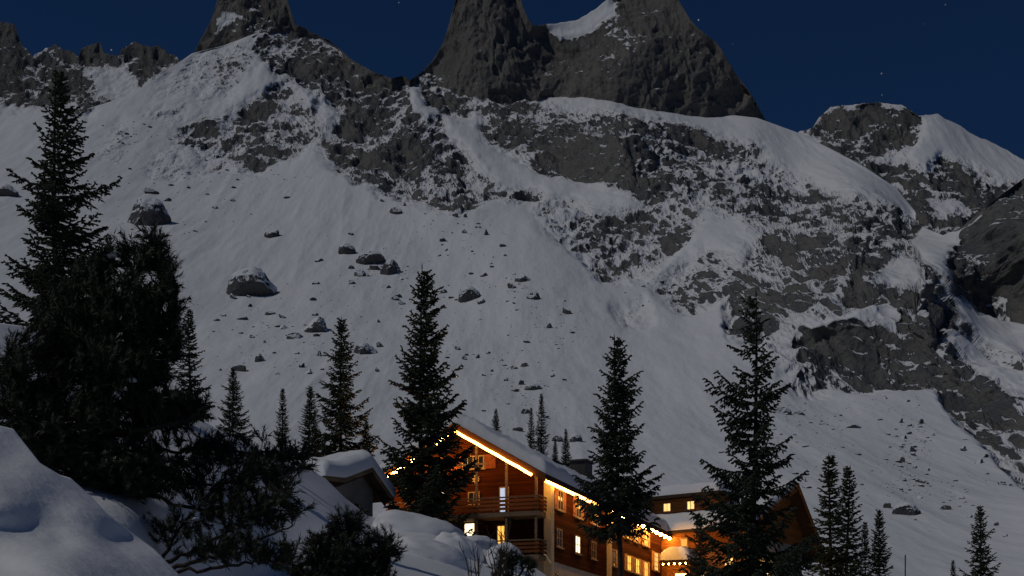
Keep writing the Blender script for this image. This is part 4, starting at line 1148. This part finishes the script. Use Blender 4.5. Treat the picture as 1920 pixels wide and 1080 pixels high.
# long wall windows: upper and lower storeys
UZ0, UZ1 = 13.55 - Z0, 14.85 - Z0
DZ0, DZ1 = 11.15 - Z0, 12.35 - Z0
for L, pane, sh in ((3.2, M['glass'], M['shutter_red']), (7.1, M['glass'], M['shutter_red']), (10.9, M['glass'], M['shutter_red']), (15.7, M['lit_curtain'], M['shutter']), (19.2, M['lit_curtain'], M['shutter']), (21.7, M['lit_curtain'], M['shutter']), (24.6, M['lit_curtain'], M['shutter'])):
    wall_window(chalet, 'y', 0.0, L, UZ0, UZ1, 1.15, pane, sh, -1)
for L, pane, sh in ((3.0, M['glass'], M['timber']), (6.9, M['lit_white'], M['timber']), (10.6, M['glass'], M['timber']), (15.6, M['glass'], M['shutter']), (19.7, M['lit_curtain'], M['shutter']), (22.1, M['lit_curtain'], M['shutter']), (24.6, M['lit_curtain'], M['shutter'])):
    wall_window(chalet, 'y', 0.0, L, DZ0, DZ1, 1.1, pane, sh, -1)
wall_window(chalet, 'y', 0.0, 27.7, 11.9 - Z0, 13.4 - Z0, 1.2, M['lit_warm'], M['shutter'], -1, (2, 3))
# gable face
wall_window(chalet, 'x', 0.0, 4.75, 16.0 - Z0, 16.85 - Z0, 1.5, M['glass'], M['shutter_red'], -1, (3, 0))
wall_window(chalet, 'x', 0.0, 7.4, 16.0 - Z0, 16.85 - Z0, 0.9, M['glass'], M['shutter_red'], -1, (1, 0))
wall_window(chalet, 'x', 0.0, 4.7, 13.7 - Z0, 14.55 - Z0, 0.8, M['glass'], None, -1, (1, 0))
wall_window(chalet, 'x', 0.0, 7.0, 13.75 - Z0, 14.75 - Z0, 0.95, M['lit_white'], None, -1, (1, 1))
wall_window(chalet, 'x', 0.0, 5.0, 11.3 - Z0, 12.6 - Z0, 0.8, M['lit_white'], None, -1, (0, 0))
wall_window(chalet, 'x', 0.0, 2.85, 11.05 - Z0, 12.35 - Z0, 0.6, M['lit_curtain'], None, -1, (1, 0))
door = MB().box(-0.07, -0.004, 2.32, 2.96, 13.05 - Z0, 14.75 - Z0).build('door', M['frame'], chalet)
MB().box(-0.082, -0.072, 2.39, 2.89, 13.15 - Z0, 14.68 - Z0).build('pane', M['lit_blue'], door)
# star-shaped ornament
st = MB()
oy, oz = 4.55, 15.35 - Z0
for k in range(10):
    a = k * math.pi / 5
    d = (math.cos(a), math.sin(a)); n = (-d[1], d[0])
    st.prism([(oy + d[0] * 0.05, oz + d[1] * 0.05), (oy + d[0] * 0.15 + n[0] * 0.055, oz + d[1] * 0.15 + n[1] * 0.055), (oy + d[0] * 0.29, oz + d[1] * 0.29), (oy + d[0] * 0.15 - n[0] * 0.055, oz + d[1] * 0.15 - n[1] * 0.055)], -0.10 - 0.004 * (k % 2), -0.03)
st.prism([(oy + 0.08 * math.cos(a), oz + 0.08 * math.sin(a)) for a in np.linspace(0, 2 * math.pi, 11)[:-1]], -0.12, -0.03)
st.build('star_ornament', M['star'], chalet)
# two balconies on the gable side
for zf, nm in ((12.95 - Z0, 0), (10.25 - Z0, 1)):
    bal = box_part('balcony', M['beam'], chalet, -1.62, -0.004, -0.25, WID - 0.3, zf - 0.32, zf, bevel=0.02)
    for j, (a, b) in enumerate(((0.10, 0.26), (0.34, 0.50), (0.58, 0.74), (0.84, 0.93))):
        box_part('rail_board', M['timber_up'] if j < 3 else M['beam'], bal, -1.70, -1.64, -0.28, WID - 0.3, zf + a, zf + b)
        box_part('rail_board', M['timber_up'] if j < 3 else M['beam'], bal, -1.63, -0.36, -0.31, -0.26, zf + a, zf + b)
    for y in np.linspace(-0.1, WID - 0.5, 8):
        box_part('baluster', M['beam'], bal, -1.635, -1.57, y - 0.04, y + 0.04, zf + 0.002, zf + 0.95)
    for y in (2.0, 4.0, 6.2, 8.4):
        box_part('bracket', M['dark_beam'], bal, -1.5, -0.01, y - 0.09, y + 0.09, zf - 0.56, zf - 0.325)
for y in (0.0, 1.95, 3.95, 6.4, 8.8):
    ht = roof_z(y) - 0.03
    box_part('balcony_post', M['beam'], chalet, -1.555, -1.43, y - 0.07, y + 0.07, 12.97 - Z0, ht)
    box_part('balcony_post', M['beam'], chalet, -1.555, -1.43, y - 0.07, y + 0.07, 10.27 - Z0, 12.60 - Z0)
box_part('balcony_sill', M['beam'], chalet, -1.68, -1.56, 3.2, 6.1, 15.95 - Z0, 16.05 - Z0)

def light_string(label, pts, tube_len, spacing, bulb_r, tube_r=0.045):
    """a cable of bulbs: the first metres as a glowing tube, then single bulbs"""
    o = empty('string_lights', pts[0])
    org = np.array(pts[0]); a = np.array(pts[0]); b = np.array(pts[1])
    L = np.linalg.norm(b - a); d = (b - a) / L
    MB().bar((0, 0, 0.06), tuple((b - a) + np.array([0, 0, 0.06])), 0.015, 5).build('cable', M['metal'], o)
    if tube_len:
        kk = np.arange(0, tube_len + 0.01, 0.15)
        pt = (a - org)[None] + d[None] * kk[:, None]
        pt[:, 2] -= 0.022 * np.abs(np.sin(kk * math.pi / 1.6))
        V, T = tube(pt, tube_r * (0.9 + 0.1 * np.abs(np.sin(kk * 7.3))), 8)
        link('light_tube', mesh_np('light_tube', V, T, True), M['tube'], o)
    me = None
    k = tube_len + spacing * 0.6
    while k < L:
        if me is None:
            me = bpy.data.meshes.new('bulb')
            me.from_pydata((_bv * np.array([bulb_r, bulb_r, bulb_r * 1.2])).tolist(), [], _bf.tolist())
        c = link('bulb', me, M['bulb'], o)
        c.location = tuple(d * k + np.array([0, 0, -0.02]))
        k += spacing
    return tag(o, label, 'string lights', 'string lights on the chalet')
def loc2w(x, y, z):
    return (2.0 + math.cos(TH) * x - math.sin(TH) * y, 95.0 + math.sin(TH) * x + math.cos(TH) * y, Z0 + z)
GX_ = XF - 0.14
light_string('glowing light tube along the right edge of the chalet gable', (loc2w(GX_, APY - 0.12, EAVE + RISE - 0.32), loc2w(GX_, 0.0, roof_z(0.0) - 0.26)), 5.9, 0.5, 0.05, 0.09)
light_string('broken line of warm bulbs along the left gable edge behind the spruce', (loc2w(GX_, APY + 0.2, roof_z(APY + 0.2) - 0.28), loc2w(GX_, WID + 0.3, roof_z(WID + 0.3) - 0.28)), 0.0, 0.2, 0.085)
light_string('warm tube and bulbs strung under the long eave of the chalet', (loc2w(-1.9, -OV + 0.05, EAVE - 0.62), loc2w(LEN - 0.3, -OV + 0.05, EAVE - 0.62)), 12.5, 1.35, 0.14, 0.125)

# annex with its own gable, right of the chalet
THB = R(90 - 35)
ZB0 = 4.0
annex = empty('annex_building', (18.28, 118.0, ZB0), THB)
tag(annex, 'orange-lit timber annex with steep gable and lit dormer under deep snow', 'building')
W2, AP2, EF, EA, ER, LB = 13.2, 7.6, 15.2 - ZB0, 19.0 - ZB0, 13.6 - ZB0, 15.0
def annex_z(x): return np.where(x < AP2, EF + (EA - EF) * x / AP2, EA - (EA - ER) * (x - AP2) / (W2 - AP2))
PB = 14.5 - ZB0
MB().prism([(0.5, 0), (W2 - 2.2, 0), (W2 - 2.2, PB), (0.5, PB)], 0.3, LB, axis=1).build('plaster_wall', M['plaster_g'], annex)
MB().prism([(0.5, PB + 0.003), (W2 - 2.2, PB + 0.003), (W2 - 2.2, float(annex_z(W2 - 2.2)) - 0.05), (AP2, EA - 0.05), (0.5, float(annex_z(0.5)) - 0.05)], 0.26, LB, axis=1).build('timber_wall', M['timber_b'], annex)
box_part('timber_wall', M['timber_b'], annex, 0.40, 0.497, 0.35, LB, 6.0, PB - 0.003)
box_part('timber_band', M['dark_beam'], annex, 0.34, 0.398, 0.35, LB, PB - 1.0, PB - 0.75)
for (xa, xb) in ((-0.6, AP2), (AP2, W2 + 0.2)):
    za, zb = (float(annex_z(xa)), float(annex_z(xb)))
    if xa < 0: za = EF + (EA - EF) * xa / AP2
    rf = MB().prism([(xa, za), (xb, zb), (xb, zb + 0.24), (xa, za + 0.24)], -0.9, LB + 0.4, axis=1).build('roof', M['dark_beam'], annex)
    MB().prism([(xa, za - 0.16), (xb, zb - 0.16), (xb, zb + 0.26), (xa, za + 0.26)], -0.98, -0.903, axis=1).build('bargeboard', M['timber_b'], rf)
snow_sheet('roof_snow', annex, -0.62, W2 + 0.2, -0.85, LB + 0.35, lambda X, Y: annex_z(X) + 0.25, 0.5, 9.0, 70, 60, 0.35, 0.15, over=0.06)
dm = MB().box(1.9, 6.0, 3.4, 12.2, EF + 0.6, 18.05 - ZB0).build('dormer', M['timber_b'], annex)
MB().prism([(0.9, 18.06 - ZB0), (7.0, 18.5 - ZB0), (7.0, 18.68 - ZB0), (0.9, 18.26 - ZB0)], 2.9, 12.8, axis=1).build('dormer_roof', M['dark_beam'], dm)
snow_sheet('dormer_snow', dm, 0.9, 7.2, 2.9, 12.8, lambda X, Y: 18.26 - ZB0 + (X - 0.9) * 0.072, 0.75, 4.0, 40, 60, 0.4, 0.12, over=0.08)
for y in (5.9, 8.1, 10.4):
    wall_window(dm, 'x', 1.9, y, 17.05 - ZB0, 17.8 - ZB0, 0.75, M['lit_warm'] if y < 9 else M['glass'], None, -1, (1, 0), sill=False)
wall_window(annex, 'x', 0.40, 5.7, 13.9 - ZB0, 14.6 - ZB0, 0.65, M['lit_dim'], None, -1, (0, 0))
wall_window(annex, 'x', 0.40, 1.7, 12.0 - ZB0, 12.8 - ZB0, 0.8, M['lit_warm'], None, -1, (1, 0))
wall_window(annex, 'x', 0.40, 3.9, 10.9 - ZB0, 11.8 - ZB0, 0.9, M['lit_warm'], None, -1, (1, 0))
wall_window(annex, 'x', 0.40, 5.6, 10.6 - ZB0, 11.6 - ZB0, 0.9, M['lit_dim'], None, -1, (1, 0))
wall_window(annex, 'y', 0.3, 3.0, 12.8 - ZB0, 13.5 - ZB0, 0.5, M['lit_dim'], None, -1, (0, 1))
wall_window(annex, 'y', 0.26, 5.2, 15.2 - ZB0, 16.3 - ZB0, 0.7, M['glass'], M['timber_b'], -1, (1, 0))
wall_window(annex, 'y', 0.3, 6.6, 12.4 - ZB0, 13.5 - ZB0, 0.7, M['glass'], M['timber_b'], -1, (1, 0))

fill_lamp = box_part('added_fill_lamp', M['metal'], annex, 4.02, 4.22, 0.10, 0.297, 12.25 - ZB0, 12.35 - ZB0)  # added behind the fir boughs only to warm up the dark gable
MB().bar((4.12, 0.12, 11.98 - ZB0), (4.12, 0.12, 12.245 - ZB0), 0.09, 10).build('fill_lamp_glow', M['fill_glow'], fill_lamp)

# lit entrance porch between the two
porch = empty('entrance_porch', (12.55, 118.6, 4.0), R(70))
tag(porch, 'brightly lit yellow entrance porch under a snow-heaped canopy', 'porch')
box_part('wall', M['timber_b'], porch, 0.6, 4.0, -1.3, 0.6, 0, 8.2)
snow_sheet('canopy_snow', box_part('canopy', M['dark_beam'], porch, -0.6, 4.4, -1.5, 0.9, 8.25, 8.45), -0.55, 4.3, -1.45, 0.85, lambda X, Y: 8.46 + 0 * X, 1.15, 6.0, 30, 30, 0.9, 0.12, over=0.1)
wall_window(porch, 'x', 0.6, -0.55, 6.55, 7.55, 1.0, M['lit_yellow'], None, -1, (1, 1))
for y in np.linspace(-1.2, 0.6, 5):
    me = bpy.data.meshes.get('porch_bulb') or bpy.data.meshes.new('porch_bulb')
    if not me.vertices: me.from_pydata((_bv * 0.06).tolist(), [], _bf.tolist())
    link('bulb', me, M['bulb'], porch).location = (-0.55, y, 8.17)

# small plastered hut half drowned in snow
YH = 80.0
THH = R(90 - 35)
hl = at(611, 897, YH)
ZH0 = 5.5
hut = empty('snowed_in_hut', (hl.x, hl.y, ZH0), THH)
tag(hut, 'small grey plastered hut under an overhanging cap of deep snow', 'hut')
def hz(x): return np.interp(x, [0, 1.5, 3.75, 5.5], [12.76, 12.85, 13.72, 12.32]) - ZH0
prof = [(0.35, 0.0), (4.7, 0.0), (4.7, float(hz(4.7)) - 0.05), (3.75, float(hz(3.75)) - 0.05), (1.5, float(hz(1.5)) - 0.05), (0.35, float(hz(0.35)) - 0.05)]
MB().prism(prof, 0.75, 6.0, axis=1).build('wall', M['plaster_d'], hut)
for i, (xa, xb) in enumerate(((-0.05, 1.5), (1.5, 3.75), (3.75, 5.6))):
    za = float(hz(xa)) if xa >= 0 else float(hz(0)); zb = float(hz(xb)) if xb <= 5.5 else float(hz(5.5)) - 0.08
    rf = MB().prism([(xa, za), (xb, zb), (xb, zb + 0.12), (xa, za + 0.12)], 0.0, 6.6, axis=1).build('roof', M['dark_beam'], hut)
    MB().prism([(xa, za - 0.12), (xb, zb - 0.12), (xb, zb + 0.13), (xa, za + 0.13)], -0.06, -0.003, axis=1).build('bargeboard', M['beam'], rf)
    MB().prism([(xa, za - 0.30), (xb, zb - 0.30), (xb, zb - 0.02), (xa, za - 0.02)], 0.55, 0.62, axis=1).build('bargeboard', M['dark_beam'], rf)
snow_sheet('roof_snow', hut, -0.1, 5.75, -0.1, 6.6, lambda X, Y: hz(np.clip(X, 0, 5.5)) + 0.13, 1.0, 12.0, 50, 50, 0.8, 0.10, over=0.16)
for x in (1.75, 2.55, 3.3):
    wall_window(hut, 'y', 0.75, x, 11.35 - ZH0, 11.85 - ZH0, 0.28, M['glass'], None, -1, (0, 0), sill=False, frame_m=M['dark_beam'])
box_part('door', M['timber_up'], hut, 4.02, 4.68, 0.69, 0.745, 9.2 - ZH0, 11.2 - ZH0)

# ------------------------------------------------------------------ snow mounds below the chalet
def mound(px, py, Y, rx, ry, rz, label, seed, tilt=0.0):
    c = at(px, py, Y)
    nx, ny = 40, 24
    th = np.linspace(0, 2 * math.pi, nx, endpoint=False); ph = np.linspace(-0.5, math.pi / 2, ny)
    T, Pp = np.meshgrid(th, ph)
    D = np.stack([np.cos(T) * np.cos(Pp), np.sin(T) * np.cos(Pp), np.sign(np.sin(Pp)) * np.abs(np.sin(Pp)) ** 0.85], -1).reshape(-1, 3)
    r = 1 + 0.28 * fbm(D * 1.1 + seed * 5.7, 3) + 0.06 * fbm(D * 3.5 + seed, 2)
    V = D * r[:, None] * np.array([rx, ry, rz])
    V[:, 2] += V[:, 0] * tilt
    idx = np.arange(nx * ny).reshape(ny, nx)
    i2 = np.roll(idx, -1, 1)
    Qd = np.stack([idx[:-1], i2[:-1], i2[1:], idx[1:]], -1).reshape(-1, 4)
    o = link('snow_mound', mesh_np('snow_mound', V, Qd, True), M['snow'])
    o.location = c
    return tag(o, label, 'snow mound', 'snow-buried rocks below the chalet')
mound(785, 1004, 66, 2.1, 1.6, 0.95, 'long flat snow mound with a sharp rim beside the hut door', 1, -0.22)
mound(858, 1052, 56, 1.0, 1.1, 1.0, 'large rounded snow mound with a shaded flank below the lit basement window', 2, -0.3)
mound(890, 1026, 70, 1.0, 0.9, 0.55, 'small pinkish snow mound warmed by the chalet light', 3)
mound(945, 1060, 56, 0.72, 0.8, 0.8, 'smooth egg-shaped snow mound behind the pine bush', 4)
mound(806, 1048, 48, 1.3, 1.1, 0.6, 'low snow hump in front of the large rounded mound', 5, -0.25)

# ------------------------------------------------------------------ bare shrubs and the snow pole
def shrub(px, py, Y, h, n, seed, label):
    rs = np.random.RandomState(seed)
    ac = Acc(); c = np.array(at(px, py, Y)[:])
    for i in range(n):
        a = rs.uniform(0, 6.28); lean = rs.uniform(0.05, 0.3)
        H = h * rs.uniform(0.55, 1.0)
        t = np.linspace(0, 1, 7)
        P = np.stack([math.cos(a) * lean * H * t ** 1.3, math.sin(a) * lean * H * t ** 1.3, H * t], 1) + rs.normal(0, 0.012 * h, (7, 3)) * t[:, None]
        P[:, :2] += rs.normal(0, 0.15, 2)
        ac.add(*tube(P, np.linspace(0.022, 0.006, 7), 4))
        for j in range(rs.randint(2, 5)):
            k = rs.randint(2, 6); b = rs.uniform(0, 6.28); l = H * rs.uniform(0.12, 0.3)
            q = np.stack([P[k], P[k] + np.array([math.cos(b) * l * 0.5, math.sin(b) * l * 0.5, l * 0.6]), P[k] + np.array([math.cos(b) * l * 0.7, math.sin(b) * l * 0.7, l * 1.2])])
            ac.add(*tube(q, [0.011, 0.008, 0.004], 3))
    o = link('bare_shrub', ac.mesh('bare_shrub', True), M['stem'])
    o.location = c
    tag(o, label, 'shrub')
shrub(940, 1110, 42, 2.2, 8, 1, 'leafless upright shrub beside the pine bush, tallest of the bare shrubs')
shrub(893, 1105, 42, 1.3, 5, 2, 'leafless forked shrub rising from the snow under the lit basement window')
shrub(990, 1120, 44, 1.5, 6, 3, 'leafless thin shrub against the lit chalet plaster wall')
pole = MB().bar((0, 0, 0), (0.02, 0, 6.2), 0.055, 8)
po = pole.build('snow_pole', M['bark'])
pp = at(1697, 1040, 130)
po.location = (pp.x, pp.y, pp.z - 6.2)
tag(po, 'thin dark upright pole standing in the snow near the firs', 'pole')
